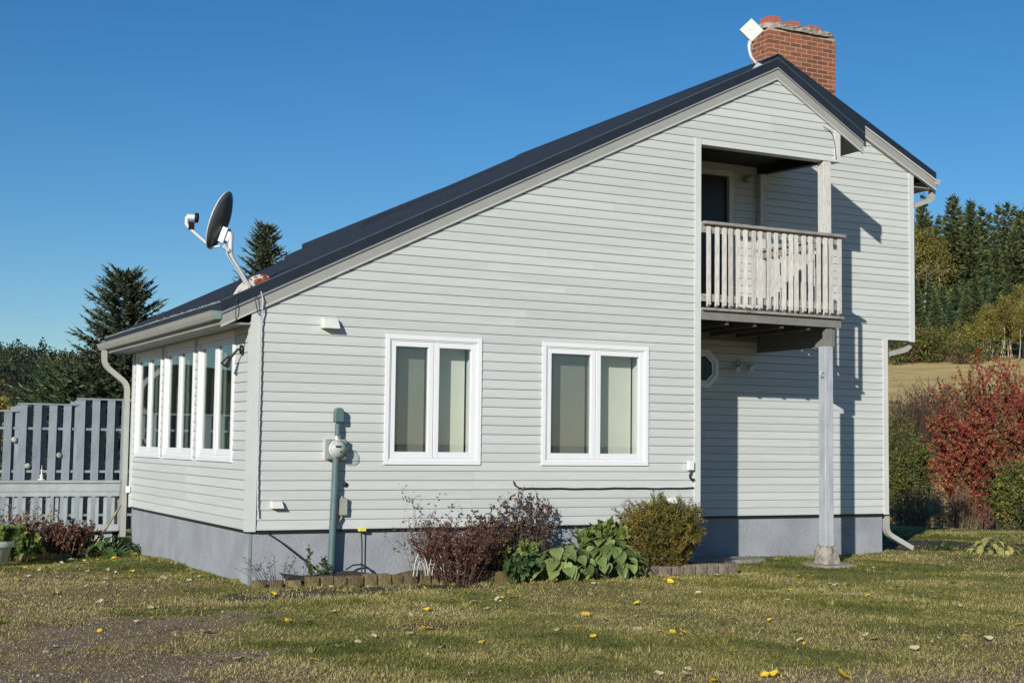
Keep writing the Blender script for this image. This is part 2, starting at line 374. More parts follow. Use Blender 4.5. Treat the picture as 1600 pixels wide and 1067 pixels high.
# far ground: one polar sheet out to the horizon, dipping under the lawn sheet
rr_ = np.concatenate([[0, 6, 12, 16, 20], np.arange(23, 70, 1.5), np.arange(70, 200, 5), np.arange(200, 500, 20), np.arange(500, 1600, 60), [1700, 2000, 2600, 3200]])
aa_ = np.radians(np.arange(0, 360.1, 1.5))
A_, Rr = np.meshgrid(aa_, rr_); px_ = -4.18+Rr*np.sin(A_); py_ = -13.98+Rr*np.cos(A_)
inside = (px_ > -13.2)*(px_ < 25.2)*(py_ > -14.8)*(py_ < 13.2)
pz_ = terrain(px_, py_) - np.where(inside, .35, .02)
fv = np.stack([px_, py_, pz_], -1).reshape(-1, 3); na = len(aa_)
i_ = np.arange(na-1)[None, :] + na*np.arange(len(rr_)-1)[:, None]
hs = fast_mesh('hillside', fv, np.stack([i_, i_+na, i_+na+1, i_+1], -1).reshape(-1, 4), ground_material('hill_ground', False), smooth=True)
at_ = hs.attributes.new('forest', 'FLOAT', 'POINT')
tt_ = ((px_+4.18)+(py_+13.98))*.70711
at_.data.foreach_set('value', np.clip(sstep(106, 112, tt_)+sstep(250, 330, Rr), 0, 1).astype(np.float32).ravel())
tag(link('hillside', hs), 'straw coloured field and wooded hillside rising behind the house', 'hill', kind='structure')

# ------------------------------------------------------------------ house
house = empty('house', (5, 2.5, -.56), 'grey vinyl sided house with long sloping dark metal roof and recessed balcony', 'house')
E_ = .1016
FS, FX, FZ = .4896, -.307, 2.138               # underside line of the front rake: z = FZ + FS*(x-FX)
RS, RX, RZ = .573, 6.699, 5.568                # and its right-hand slope
def rake_l(z): return (z-FZ)/FS + FX
def rake_r(z): return RX + (RZ-z)/RS
def part(name, mb, m_, parent=house, **k): return mb.build(name, m_, parent, **k)

def board(parent, P, U, N, z0, z1, a0, a1, b0, b1, lip=.0115):
    """one course of siding on plane point P + U*s: from a0..a1 at its foot to b0..b1 at its head"""
    P, U, N = Vector(P), Vector(U), Vector(N); Zv = Vector((0,0,1))
    def q(s, z, o): return P + U*s + Zv*z + N*o
    mb = MB(); o1 = lip; o2 = .003
    v = [q(a0,z0,0), q(a1,z0,0), q(a0,z0,o1), q(a1,z0,o1), q(a0,z0+.010,o1+.0012), q(a1,z0+.010,o1+.0012), q(b0,z1,o2), q(b1,z1,o2)]
    mb.add(v, [(0,1,3,2),(2,3,5,4),(4,5,7,6),(0,2,4,6),(1,7,5,3)])
    o = mb.build('siding_board', M['siding'], parent, org=tuple(q((a0+a1)/2, z0, 0)))
    return o
def courses(parent, P, U, N, zb, ztop, left, right, holes, e=E_, phase=0):
    """left(z), right(z): limits; holes: (s0, s1, z0, z1)"""
    z = zb
    while z < ztop-.01:
        z1 = min(z+e, ztop)
        segs = [[left(z), right(z), left(z1), right(z1)]]; extra = []
        for (s0, s1, h0, h1) in holes:
            if z1 <= h0+.004 or z >= h1-.004: continue
            new = []
            for a0, a1, b0, b1 in segs:
                if s1 <= min(a0, b0) or s0 >= max(a1, b1): new.append([a0, a1, b0, b1]); continue
                if s0 > min(a0, b0): new.append([a0, s0, b0, s0])
                if s1 < max(a1, b1): new.append([s1, a1, s1, b1])
            segs = new
            # under and over an opening only a strip of the course is left
            if h0-z > .006: extra.append((z, h0, s0, s1))
            if z1-h1 > .006: extra.append((h1, z1, s0, s1))
        for a0, a1, b0, b1 in segs:
            if a1-a0 < .03: continue
            if b1-b0 < 0: b0 = b1 = (b0+b1)/2
            jr = random.Random(int(round(z/e))//2*977+int(a0*10)); xj = []; x = max(a0, b0) + jr.uniform(.8, 3.4)
            while x < min(a1, b1)-.5: xj.append(x); x += jr.uniform(2.6, 3.66)
            e0 = (a0, b0)
            for x in xj+[None]:
                e1 = (a1, b1) if x is None else (x-.0012, x-.0012)
                board(parent, P, U, N, z+jr.uniform(-.0008,.0008), z1-.0050, e0[0], e1[0], e0[1], e1[1]); e0 = (x, x)
        for za, zc, s0, s1 in extra: board(parent, P, U, N, za, zc-.0050, s0, s1, s0, s1)
        z = z1

# --- gable wall (plane y = 0)
W1 = (1.466, 2.613, .677, 2.075); W2 = (3.383, 4.809, .677, 2.075)
XO, XH, ZO, YR = 5.54, 7.715, 4.605, 1.6
g = MB()
def wallbox(x0, x1, z0, z1): g.box((x0, .012, z0), (x1, .13, z1))
for x0, x1 in ((0, W1[0]+.05), (W1[1]-.05, W2[0]+.05), (W2[1]-.05, XO)):
    g.prism([(x0,.012,0),(x1,.012,0),(x1,.012,FZ+FS*(x1-FX)+.05),(x0,.012,FZ+FS*(x0-FX)+.05)], (0,.118,0))
for a in (W1, W2):
    x0, x1 = a[0]+.05, a[1]-.05
    wallbox(x0, x1, 0, a[2]+.05)
    g.prism([(x0,.012,a[3]-.05),(x1,.012,a[3]-.05),(x1,.012,FZ+FS*(x1-FX)+.05),(x0,.012,FZ+FS*(x0-FX)+.05)], (0,.118,0))
g.prism([(XO,.012,ZO),(XH,.012,ZO),(XH,.012,RZ-RS*(XH-RX)+.05),(RX,.012,RZ+.05),(XO,.012,FZ+FS*(XO-FX)+.05)], (0,.118,0))
gable = part('gable_wall', g, M['sheath'])
courses(gable, (0,0,0), (1,0,0), (0,-1,0), 0, 46*E_, lambda z: max(.075, rake_l(z)-.09), lambda z: XO-.07, [W1, W2])
board(gable, (0,0,0), (1,0,0), (0,-1,0), ZO+.012, 46*E_-.0050, XO-.069, XH-.075, XO-.069, XH-.075)
courses(gable, (0,0,0), (1,0,0), (0,-1,0), 46*E_, 5.56, lambda z: rake_l(z)-.09, lambda z: max(rake_l(z)-.08, min(XH-.075, rake_r(z)+.06)), [])
t = MB()
t.box((-.024, -.024, -.012), (.072, -.0005, 2.30)); part('corner_trim', t, M['trim'])
t = MB(); t.box((-.0245, -.0005, -.0125), (-.0005, .085, 2.13)); part('corner_trim', t, M['trim'])
t = MB(); t.box((XO-.072, -.022, -.01), (XO+.012, .13, ZO+.06)); part('corner_trim', t, M['trim'])
t = MB(); t.box((XH-.078, -.022, ZO-.012), (XH+.012, .135, RZ-RS*(XH-RX)+.06)); part('corner_trim', t, M['trim'])
t = MB(); t.box((XO+.012, -.016, ZO-.012), (XH-.078, .13, ZO+.018)); part('header_trim', t, M['trim'])
t = MB(); t.box((.085, -.012, -.022), (XO-.075, .012, 0)); part('starter_strip', t, M['black'])
# --- left wall (plane x = 0)
LW = [(.623, 2.087), (2.274, 3.732), (3.909, 5.364)]; LZ = (.681, 2.082); YL = 5.6
g = MB()
ys = [0.132] + [v for a in LW for v in (a[0]+.05, a[1]-.05)] + [YL]
for i in range(0, len(ys), 2): g.box((.012, ys[i], 0), (.13, ys[i+1], 2.12))
for a in LW:
    g.box((.012, a[0]+.05, 0), (.13, a[1]-.05, LZ[0]+.05)); g.box((.012, a[0]+.05, LZ[1]-.05), (.13, a[1]-.05, 2.12))
lw = part('side_wall', g, M['sheath'])
courses(lw, (0,0,0), (0,1,0), (-1,0,0), 0, 21*E_, lambda z: .087, lambda z: YL-.08, [(a[0], a[1], LZ[0], LZ[1]) for a in LW])
t = MB(); t.box((-.022, YL-.082, -.01), (.1, YL+.012, 2.12)); part('corner_trim', t, M['trim'])
t = MB(); t.box((-.012, .087, -.022), (.012, YL-.085, 0)); part('starter_strip', t, M['black'])
# --- recessed wall (plane y = 1.6)
XR1, XR2, ZV = 9.944, 10.468, 2.496
def mrake(z): return 7.95 + (6.43-.17-z)/.478
g = MB(); y0 = YR+.012
DX0, DX1, DZ0, DZ1 = 6.27, 7.20, 2.585, 4.69
g.box((XO+.13, y0, -.03), (XR1, y0+.13, ZV)); g.box((XO+.13, y0, ZV), (DX0, y0+.13, 4.98)); g.box((DX1, y0, ZV), (XR2, y0+.13, 4.98))
g.box((DX0, y0, DZ1), (DX1, y0+.13, 4.98)); g.box((DX0, y0, ZV), (DX1, y0+.13, DZ0))
g.prism([(XO+.13, y0, 4.98), (XR2, y0, 4.98), (7.95, y0, 6.22), (6.6, y0, 5.5)], (0,.13,0))
rw = part('recessed_wall', g, M['sheath'])
E2 = .1046
courses(rw, (0,YR,0), (1,0,0), (0,-1,0), -.017, ZV, lambda z: XO+.14, lambda z: XR1-.07, [], e=E2)
zt = ZV
courses(rw, (0,YR,0), (1,0,0), (0,-1,0), ZV, 5.9, lambda z: max(XO+.14, (z+.25-2.318)/.4945-.327), lambda z: min(XR2-.07, mrake(z)+.05), [(DX0, DX1, DZ0, DZ1)], e=E2)
t = MB(); t.box((XR1-.075, YR-.022, -.03), (XR1+.012, YR+.14, ZV)); part('corner_trim', t, M['trim'])
t = MB(); t.box((XR2-.075, YR-.022, ZV-.012), (XR2+.012, YR+.14, 5.02)); part('corner_trim', t, M['trim'])
t = MB(); t.box((XO+.14, YR-.012, -.045), (XR1-.08, YR+.012, -.018)); part('starter_strip', t, M['black'])
# remaining outside walls: balcony cheek, right side, back
g = MB(); g.box((XO-.10, .132, -.02), (XO+.012, YR, ZO+.05)); cheek = part('cheek_wall', g, M['sheath'])
mb = MB(); z = 0
while z < ZO-.05:
    mb.add([(XO+.012,.13,z),(XO+.012,YR,z),(XO+.030,.13,z),(XO+.030,YR,z),(XO+.014,.13,z+E_),(XO+.014,YR,z+E_)], [(0,1,3,2),(2,3,5,4)]); z += E_
part('siding_courses', mb, M['siding'], cheek)
g = MB(); g.box((XR1-.12, YR+.145, -.03), (XR1, 9.2, ZV)); g.box((XR2-.12, YR+.145, ZV), (XR2, 9.2, 5.0)); g.box((XR1-.12, YR+.145, ZV), (XR2-.12, 9.2, ZV+.05))
g.box((3.8, 9.1, -.6), (XR1-.12, 9.2, 4.2)); g.box((3.8, YL+.02, 0), (3.9, 9.1, 4.0)); g.box((.13, YL-.1, -.6), (3.8, YL, 2.1))
g.prism([(0.13,YL-.1,2.1),(3.8,YL-.1,2.1),(3.8,YL-.1,4.05),(.13,YL-.1,2.45)], (0,.1,0)); g.prism([(3.8,9.1,4.2),(XR2,9.1,4.2),(XR2,9.1,4.95),(7.95,9.1,6.2)], (0,.1,0))
part('outer_wall', g, M['trim'])
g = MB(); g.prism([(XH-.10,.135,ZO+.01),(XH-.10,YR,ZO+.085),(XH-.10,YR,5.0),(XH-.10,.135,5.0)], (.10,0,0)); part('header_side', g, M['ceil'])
# room floor and back so that the windows look into a dim interior
g = MB(); g.box((.13, .13, -.05), (XO-.1, 5.5, 0)); part('room_floor', g, M['room'])
g = MB(); g.box((.14, 3.0, 0), (XO-.12, 3.1, 2.3)); part('room_partition', g, M['room'])
# --- foundation
g = MB()
g.box((.03, .035, -.85), (XO-.03, .2, -.012)); g.box((.03, .2, -.85), (.2, YL-.02, -.012)); g.box((XO-.2, .2, -.85), (XO-.03, YR+.03, -.02)); g.box((XO-.03, YR+.035, -.85), (XR1-.07, YR+.2, -.03)); g.box((XR1-.24, YR+.2, -.85), (XR1-.07, 9, -.03))
part('foundation', g, M['found'])
g = MB(); g.box((.024, .028, -.8), (.05, .05, -.02)); part('foundation_joint', g, M['mbox'])

# --- windows
def casement(name, org, U, N, wd, ht, screen, glass, blind, kind='blind'):
    """double casement: org = lower corner on the wall plane, U along, N outwards"""
    org, U, N = Vector(org), Vector(U), Vector(N); Zv = Vector((0,0,1))
    root = link('window', None, house, org); root.empty_display_size = .1
    def bx(mb, s0, s1, z0, z1, o0, o1):
        c = org + U*(s0+s1)/2 + Zv*(z0+z1)/2 + N*(o0+o1)/2
        mb.obox(c, U*(s1-s0)/2, N*(o1-o0)/2, Zv*(z1-z0)/2)
    def frame4(mb, s0, s1, z0, z1, wdt, o0, o1, bot=None):
        bot = bot or wdt
        bx(mb, s0, s0+wdt, z0, z1, o0, o1); bx(mb, s1-wdt, s1, z0, z1, o0, o1)
        bx(mb, s0+wdt, s1-wdt, z1-wdt, z1, o0, o1-.0015); bx(mb, s0+wdt, s1-wdt, z0, z0+bot, o0, o1-.0015)
    mb = MB(); frame4(mb, 0, wd, 0, ht, .045, -.10, .024, .05); mb.build('frame', M['white'], root)
    mb = MB(); frame4(mb, .045, wd-.045, .05, ht-.045, .016, -.10, .014, .02); mb.build('frame', M['white'], root)
    mid = wd/2; s0i, s1i, z0i, z1i = .062, wd-.062, .071, ht-.062
    for i, (a, b) in enumerate(((s0i, mid-.003), (mid+.003, s1i))):
        mb = MB(); frame4(mb, a, b, z0i, z1i, .062, -.05, .004, .066); mb.build('sash', M['white'], root, bevel=.004)
        mb = MB(); bx(mb, a+.058, b-.058, z0i+.06, z1i-.058, -.022, -.016); mb.build('pane', glass, root)
        if screen and i == 0:
            mb = MB(); bx(mb, a+.058, b-.058, z0i+.06, z1i-.058, -.046, -.044); mb.build('insect_screen', M['screen'], root)
    mb = MB(); bx(mb, mid-.045, mid+.045, z0i, z1i, -.10, -.052); mb.build('mullion', M['white'], root)
    if kind == 'blind':
        for a, b in ((.05, mid-.015), (mid+.015, wd-.095)):
            mb = MB(); bx(mb, a, b, .05, ht-.05, -.232, -.226); mb.build('blind', M['blind'], root)
        mb = MB()
        for s in (.02, wd-.06): bx(mb, s, s+.04, .03, ht-.03, -.25, -.10)
        bx(mb, .06, wd-.06, .02, .05, -.25, -.10); bx(mb, .06, wd-.06, ht-.05, ht-.02, -.25, -.10); mb.build('jamb', M['white'], root)
    else:
        for a, b in blind:
            mb = MB(); n = max(3, int((b-a)/.05))
            P = []
            for i in range(n+1):
                s = a+(b-a)*i/n; o = -.20 - .025*(i % 2); P.append((s, o))
            vs = []; fs = []
            for s, o in P: vs += [org+U*s+N*o+Zv*.03, org+U*s+N*o+Zv*(ht-.03)]
            for i in range(n): fs.append((2*i, 2*i+2, 2*i+3, 2*i+1))
            mb.add(vs, fs); mb.build('curtain', M['curtain'], root)
    return root
def wlabel(o, s): o['label'] = s
w1 = casement('w', (W1[0], 0, W1[2]), (1,0,0), (0,-1,0), W1[1]-W1[0], W1[3]-W1[2], True, M['glass'], None)
wlabel(w1, 'white double casement window nearest the electric meter')
w2 = casement('w', (W2[0], 0, W2[2]), (1,0,0), (0,-1,0), W2[1]-W2[0], W2[3]-W2[2], True, M['glass'], None)
wlabel(w2, 'white double casement window nearest the balcony')
for i, a in enumerate(LW):
    o = casement('w', (0, a[0], LZ[0]), (0,1,0), (-1,0,0), a[1]-a[0], LZ[1]-LZ[0], False, M['glassd'],
        [[(.12,.52)], [(.10,.30),(.62,.72)], [(.28,.40),(.95,1.05)]][i], 'curtain')
# octagonal window in the recess
oc = Vector((6.675, YR-.03, 1.96)); ow = link('octagon_window', None, house, oc)
def octa(r, y): return [(oc.x + r*math.cos(R(22.5+45*k)), y, oc.z + r*math.sin(R(22.5+45*k))) for k in range(8)]
def octring(name, r0, r1, ya, yb, m_):
    mb = MB(); a, b, c, d = octa(r1, ya), octa(r0, ya), octa(r1, yb), octa(r0, yb)
    for k in range(8):
        j = (k+1) % 8
        mb.add([a[k],a[j],b[j],b[k],c[k],c[j],d[j],d[k]], [(0,1,2,3),(4,7,6,5),(0,4,5,1),(3,2,6,7)])
    mb.build(name, m_, ow)
octring('frame', .215, .277, YR-.062, YR-.018, M['white']); octring('sash', .175, .213, YR-.046, YR-.018, M['white'])
mb = MB(); mb.prism(octa(.175, YR-.030), (0,.004,0)); mb.build('pane', M['glassk'], ow)
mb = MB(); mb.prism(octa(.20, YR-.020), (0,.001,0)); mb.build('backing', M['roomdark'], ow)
# balcony door
dr = link('balcony_door', None, house, Vector((6.7, YR, DZ0)))
mb = MB(); mb.box((DX0, YR-.03, DZ0), (DX0+.07, YR+.1, DZ1)); mb.box((DX1-.07, YR-.03, DZ0), (DX1, YR+.1, DZ1)); mb.box((DX0+.07, YR-.029, DZ1-.07), (DX1-.07, YR+.1, DZ1)); mb.build('frame', M['trim'], dr)
mb = MB(); mb.box((DX0+.072, YR+.03, DZ0), (DX1-.072, YR+.07, DZ1-.072)); mb.build('door_leaf', M['door'], dr)
mb = MB(); mb.box((DX0+.2, YR+.022, DZ0+.9), (DX1-.2, YR+.028, DZ1-.25)); mb.build('pane', M['door'], dr)
mb = MB(); mb.lathe([(0,-.07),(.025,-.06),(.03,-.045),(.012,-.03),(.012,0)], (DX1-.13, YR+.03, DZ0+1.0), (0,1,0), 12); mb.build('handle', M['black'], dr)

# --- roof
RSL, RZ0, RX0 = .4945, 2.318, -.327
def rz(x): return RZ0 + RSL*(x-RX0)
roof_mb = MB(); TH = Vector((0,0,-.09))
XE = 3.30
outline = [(-.345,-.03),(6.702,-.03),(6.702,1.545),(7.95,1.545),(7.95,9.3),(XE,9.3),(XE,5.95),(-.345,5.95)]
roof_mb.prism([(x,y,rz(x)) for x, y in outline], TH)
zr = rz(6.702); zm = rz(7.95)
roof_mb.prism([(6.702,-.03,zr),(8.09,-.03,zr-.573*1.388),(8.09,1.60,zr-.573*1.388),(6.702,1.60,zr)], TH)
roof_mb.prism([(7.95,1.545,zm),(10.86,1.545,zm-.478*2.91),(10.86,9.3,zm-.478*2.91),(7.95,9.3,zm)], TH)
roof = part('roof', roof_mb, M['roof'])
y = .12; k = 0
ribm = {}
while y < 9.2:
    x0 = -.345 if y < 5.9 else XE; x1 = 6.66 if y < 1.5 else 7.92
    mb = MB(); d = .011
    vs = []
    for x in (x0, x1): vs += [(x,y-.03,rz(x)+.001),(x,y-.012,rz(x)+.015),(x,y+.012,rz(x)+.015),(x,y+.03,rz(x)+.001)]
    mb.add(vs, [(0,1,5,4),(1,2,6,5),(2,3,7,6),(3,2,1,0),(4,5,6,7)])
    mb.build('roof_rib', M['roof'], roof); y += .229
# ridge caps
def ridge(x, z, y0, y1, s1, s2):
    mb = MB(); vs = []
    for yy in (y0, y1): vs += [(x-.16, yy, z-.16*s1+.022), (x, yy, z+.03), (x+.16, yy, z-.16*s2+.022), (x+.16, yy, z-.16*s2+.012), (x, yy, z+.018), (x-.16, yy, z-.16*s1+.012)]
    mb.add(vs, [(0,6,7,1),(1,7,8,2),(2,8,9,3),(0,1,2,3,4,5),(11,10,9,8,7,6),(5,11,6,0),(3,9,10,4),(4,10,11,5)]); part('ridge_cap', mb, M['flash'], roof)
ridge(6.702, zr, -.045, 1.6, RSL, .573); ridge(7.95, zm, 1.53, 9.3, RSL, .478)
# rear shed dormer and a strip of the lower rear roof showing past the main slope
mb = MB()
xs0, xs1 = 3.55, 5.9; za = rz(xs0)+.09; zb_ = rz(xs1)+.03
mb.prism([(xs0,6.2,za),(xs1,6.2,zb_),(xs1,6.2,rz(xs1)),(xs0,6.2,rz(xs0)+.015)], (0,2.9,0)); part('roof_dormer', mb, M['roof'])
mb = MB(); mb.box((xs0-.02, 6.25, rz(xs0)), (xs0+.1, 9.05, za-.08)); part('dormer_wall', mb, M['roof'])
# pale closure strips showing between the rib ends along the eave
mb = MB(); y = .02; er = random.Random(3)
while y < 5.85:
    wd = er.uniform(.03,.085); h = er.uniform(.012,.024); mb.box((-.362, y, rz(-.345)+.002), (-.3455, y+wd, rz(-.345)+.002+h)); y += wd+er.uniform(.03,.09)
o = mb.build('eave_closure', M['mbox'], roof); o['kind'] = 'stuff'
# rake trim and fascia, front gable
def strip(p0, p1, h, y0, y1, name, m_, drop=0, parent=house):
    """sloping board between two top points"""
    a, b = Vector(p0), Vector(p1)
    mb = MB(); mb.prism([(a.x,y0,a.z-drop),(b.x,y0,b.z-drop),(b.x,y0,b.z-drop-h),(a.x,y0,a.z-drop-h)], (0,y1-y0,0))
    return part(name, mb, m_, parent)
TL, TP, TR = Vector((-.345,0,2.328)), Vector((6.702,0,5.811)), Vector((8.10,0,5.010))
for a, b in ((TL, TP), (TP, TR)):
    strip(a, b, .112, -.050, -.024, 'rake_flashing', M['flash']); strip(a+Vector((0,0,.008)), b+Vector((0,0,.008)), .009, -.054, -.020, 'rake_hem', M['hem'])
    strip(a, b, .020, -.052, -.022, 'drip_edge', M['drip'], .1125)
    strip(a, b, .112, -.036, -.004, 'fascia', M['fascia'], .134)
    strip(a, b, .020, -.0405, -.018, 'rake_moulding', M['mould'], .2465)
# main roof right rake
MP, MR = Vector((7.95,0,6.43)), Vector((10.87,0,5.034))
MS = Vector((9.50,0,6.43-.478*1.55))
strip(MP, MS, .36, 1.515, 1.5449, 'rake_flashing', M['flash']); strip(MS, MR, .105, 1.515, 1.545, 'rake_flashing', M['flash'])
strip(MS, MR, .024, 1.508, 1.547, 'drip_edge', M['mould'], .1055)
strip(MS, MR, .115, 1.525, 1.578, 'fascia', M['fascia'], .131)
strip(MS, MR, .022, 1.518, 1.57, 'rake_moulding', M['mould'], .2465)
# eaves: soffits and gutters
mb = MB(); mb.box((-.335, -.004, 2.10), (-.001, 5.95, 2.118)); part('soffit', mb, M['soffit'])
mb = MB(); mb.box((-.347, -.004, 2.092), (-.329, 5.95, 2.225)); part('fascia', mb, M['fascia'])
mb = MB(); mb.prism([(XH+.012,-.004,5.02),(8.08,-.004,4.80),(8.08,1.57,4.80),(XH+.012,1.57,5.02)], (0,0,-.015)); part('soffit', mb, M['soffit'])
mb = MB(); mb.box((8.06, -.004, 4.795), (8.085, 1.575, 4.93)); part('fascia', mb, M['fascia'])
mb = MB(); mb.box((XR2+.013, 1.58, 4.79), (10.85, 9.2, 4.805)); part('soffit', mb, M['soffit'])
mb = MB(); mb.box((10.83, 1.58, 4.785), (10.855, 9.2, 4.94)); part('fascia', mb, M['fascia'])
def gutter(x, z, s, y0, y1, parent=house):
    """K-style trough, s = -1 opens to the left, 1 to the right"""
    prof = [(0,.0),(0,-.082),(.066,-.082),(.092,-.042),(.105,-.012),(.112,0),(.104,0),(.094,-.012),(.088,-.040),(.060,-.076),(.006,-.076),(.006,0)]
    root = link('gutter', None, parent, Vector((x, y0, z)))
    mb = MB(); P = [(x+s*a, y0, z+b) for a, b in prof]
    mb.prism(P, (0, y1-y0, 0)); mb.build('trough', M['gutter'], root)
    mb = MB(); mb.prism([(x+s*a, y0-.012, z+b) for a, b in prof[:6]], (0,.010,0)); mb.build('end_cap', M['gcap'] if s < 0 else M['gutter'], root)
    mb = MB(); mb.prism([(x+s*a, y1+.012, z+b) for a, b in prof[:6]], (0,-.010,0)); mb.build('end_cap', M['gutter'], root)
    return root
gutter(-.348, 2.222, -1, -.035, 5.93); gutter(10.857, 4.935, 1, 1.53, 9.2)
def downspout(path, side, hx=.036, hy=.028, name='downspout', m_=None):
    # rounded corners
    P = [Vector(p) for p in path]; Q = [P[0]]
    for i in range(1, len(P)-1):
        a, b = (P[i-1]-P[i]), (P[i+1]-P[i]); r_ = min(.09, a.length*.45, b.length*.45)
        p0 = P[i]+a.normalized()*r_; p1 = P[i]+b.normalized()*r_
        for k in range(5):
            u = k/4; Q.append((1-u)**2*p0 + 2*u*(1-u)*P[i] + u*u*p1)
    Q.append(P[-1]); mb = MB(); mb.rtube(Q, hx, hy, side); return part(name, mb, m_ or M['gutter'])
downspout([(-.40,5.66,2.13),(-.40,5.66,1.93),(-.075,5.66,1.67),(-.075,5.66,-.42)], (0,1,0), .04, .034)
downspout([(10.92,1.66,4.84),(10.92,1.66,4.66),(10.53,1.70,4.52)], (0,1,0), .04, .034)
downspout([(10.50,1.72,2.44),(10.40,1.72,2.37),(9.99,1.72,2.28),(9.99,1.72,1.5)], (0,1,0), .04, .034)
downspout([(9.97,1.66,-.05),(9.97,1.66,-.30),(10.36,1.56,-.52)], (0,1,0), .04, .034, m_=M['conduit'] if False else M['gutter'])
# ceiling of the balcony
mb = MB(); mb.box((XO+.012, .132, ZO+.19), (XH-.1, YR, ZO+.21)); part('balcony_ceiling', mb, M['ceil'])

# --- balcony
bal = link('balcony', None, house, Vector((6.6, .8, 2.5)))
def bpart(name, mb, m_, **k): return mb.build(name, m_, bal, **k)
mb = MB(); mb.box((XO+.012, -.032, 2.445), (XH, .012, 2.556)); bpart('beam', mb, M['beam'])
mb = MB(); mb.box((7.60, .013, 2.205), (7.645, YR-.03, 2.50)); bpart('side_beam', mb, M['beam'])
mb = MB(); mb.box((XO+.012, YR-.07, 2.35), (7.59, YR-.02, 2.54)); bpart('ledger', mb, M['beam'])
for k in range(4):
    mb = MB(); x = 5.95+.42*k; mb.box((x, .014, 2.40), (x+.04, YR-.072, 2.552)); bpart('joist', mb, M['deckd'])
y = -.075
while y < YR-.1:
    mb = MB(); mb.box((XO+.014, y, 2.558), (7.735, y+.135, 2.588)); bpart('deck_board', mb, M['railwood']); y += .141
post = lambda x0, x1, y0, y1, z0, z1, m_: bpart('post', MB().box((x0, y0, z0), (x1, y1, z1)), m_, bevel=.004)
post(7.465, 7.585, -.005, .115, 2.588, ZO-.012, M['wood'])
post(7.60, 7.69, YR-.11, YR-.022, 2.588, ZO+.08, M['wood'])
mb = MB(); mb.box((XO+.012, -.105, 3.605), (7.745, .03, 3.64)); bpart('top_rail', mb, M['railwood'])
mb = MB(); mb.box((XO+.012, -.045, 3.505), (7.66, -.008, 3.604)); bpart('upper_rail', mb, M['railwood'])
mb = MB(); mb.box((XO+.012, -.045, 2.668), (7.66, -.008, 2.757)); bpart('lower_rail', mb, M['railwood'])
bm_ = None
for k in range(19):
    x = 5.640 + k*(7.655-5.640)/18
    mb = MB(); h = .0205
    mb.add([(-h,-.041,2.625),(h,-.041,2.625),(h,0,2.600),(-h,0,2.600),(-h,-.041,3.575),(h,-.041,3.575),(h,0,3.59),(-h,0,3.59)], [(0,3,2,1),(4,5,6,7),(0,1,5,4),(1,2,6,5),(2,3,7,6),(3,0,4,7)])
    o = mb.build('baluster', M['wood'], bal)
    o.location.x += x; o.location.y += -.046; o.rotation_euler = (0, rnd.uniform(-.006,.006), rnd.uniform(-.05,.05))
mb = MB(); mb.box((7.585, .032, 3.600), (7.72, YR-.03, 3.634)); bpart('top_rail', mb, M['railwood'])
mb = MB(); mb.box((7.625, .0, 3.505), (7.66, YR-.11, 3.598)); bpart('upper_rail', mb, M['railwood'])
mb = MB(); mb.box((7.625, .0, 2.668), (7.66, YR-.11, 2.757)); bpart('lower_rail', mb, M['railwood'])
for k in range(11):
    y = .16 + k*.118
    mb = MB(); h = .0205; mb.box((0,-h,2.605), (.041,h,3.575)); o = mb.build('baluster', M['wood'], bal); o.location.x += 7.662; o.location.y += y
# lower post with its footing
mb = MB(); mb.box((7.445, -.04, -.32), (7.575, .09, 2.20)); bpart('post', mb, M['postp'], bevel=.006)
mb = MB(); mb.box((7.50, .0, 2.20), (7.60, .075, 2.444)); bpart('post', mb, M['beam'])
def rough(mb_pts, amp, seed):
    r = random.Random(seed); return [(p[0]+r.uniform(-amp,amp), p[1]+r.uniform(-amp,amp), p[2]+r.uniform(-amp,amp)*.5) for p in mb_pts]
def roughblock(c, sx, sy, z0, z1, tx, seed, amp=.018, n=14):
    """lumpy frustum"""
    r = random.Random(seed); mb = MB(); vs = []; fs = []; lv = 5
    for j in range(lv):
        u = j/(lv-1); k = 1-(1-tx)*u
        for i in range(n):
            a = 2*math.pi*i/n; q = (abs(math.cos(a))**4+abs(math.sin(a))**4)**-.25
            vs.append((c[0]+sx*k*q*math.cos(a)+r.uniform(-amp,amp), c[1]+sy*k*q*math.sin(a)+r.uniform(-amp,amp), z0+(z1-z0)*u+r.uniform(-amp,amp)*.6))
    for j in range(lv-1):
        for i in range(n): a, b = j*n+i, j*n+(i+1) % n; fs.append((a,b,b+n,a+n))
    fs.append(tuple((lv-1)*n+i for i in range(n))); mb.add(vs, fs); return mb
bpart('footing', roughblock((7.51,.03), .15, .15, -.58, -.315, .72, 3), M['conc'])
bpart('footing_slab', roughblock((7.52,-.02), .32, .28, -.60, -.535, .96, 4, .012), M['conc'])
mb = MB(); mb.tube([(7.44,-.03,1.87),(7.40,-.05,1.875)]+[(7.385+.028*math.cos(a), -.05, 1.875-.02+.028*math.sin(a)) for a in [R(100+25*k) for k in range(10)]], .006, 6); bpart('hook', mb, M['dishw'])
# ceiling lamp
mb = MB(); mb.lathe([(0,0),(.05,0),(.055,.03),(.055,.075),(0,.09)], (7.42, YR-.03, 4.60), (0,-1,0), 16); part('wall_lamp', mb, M['tele'])

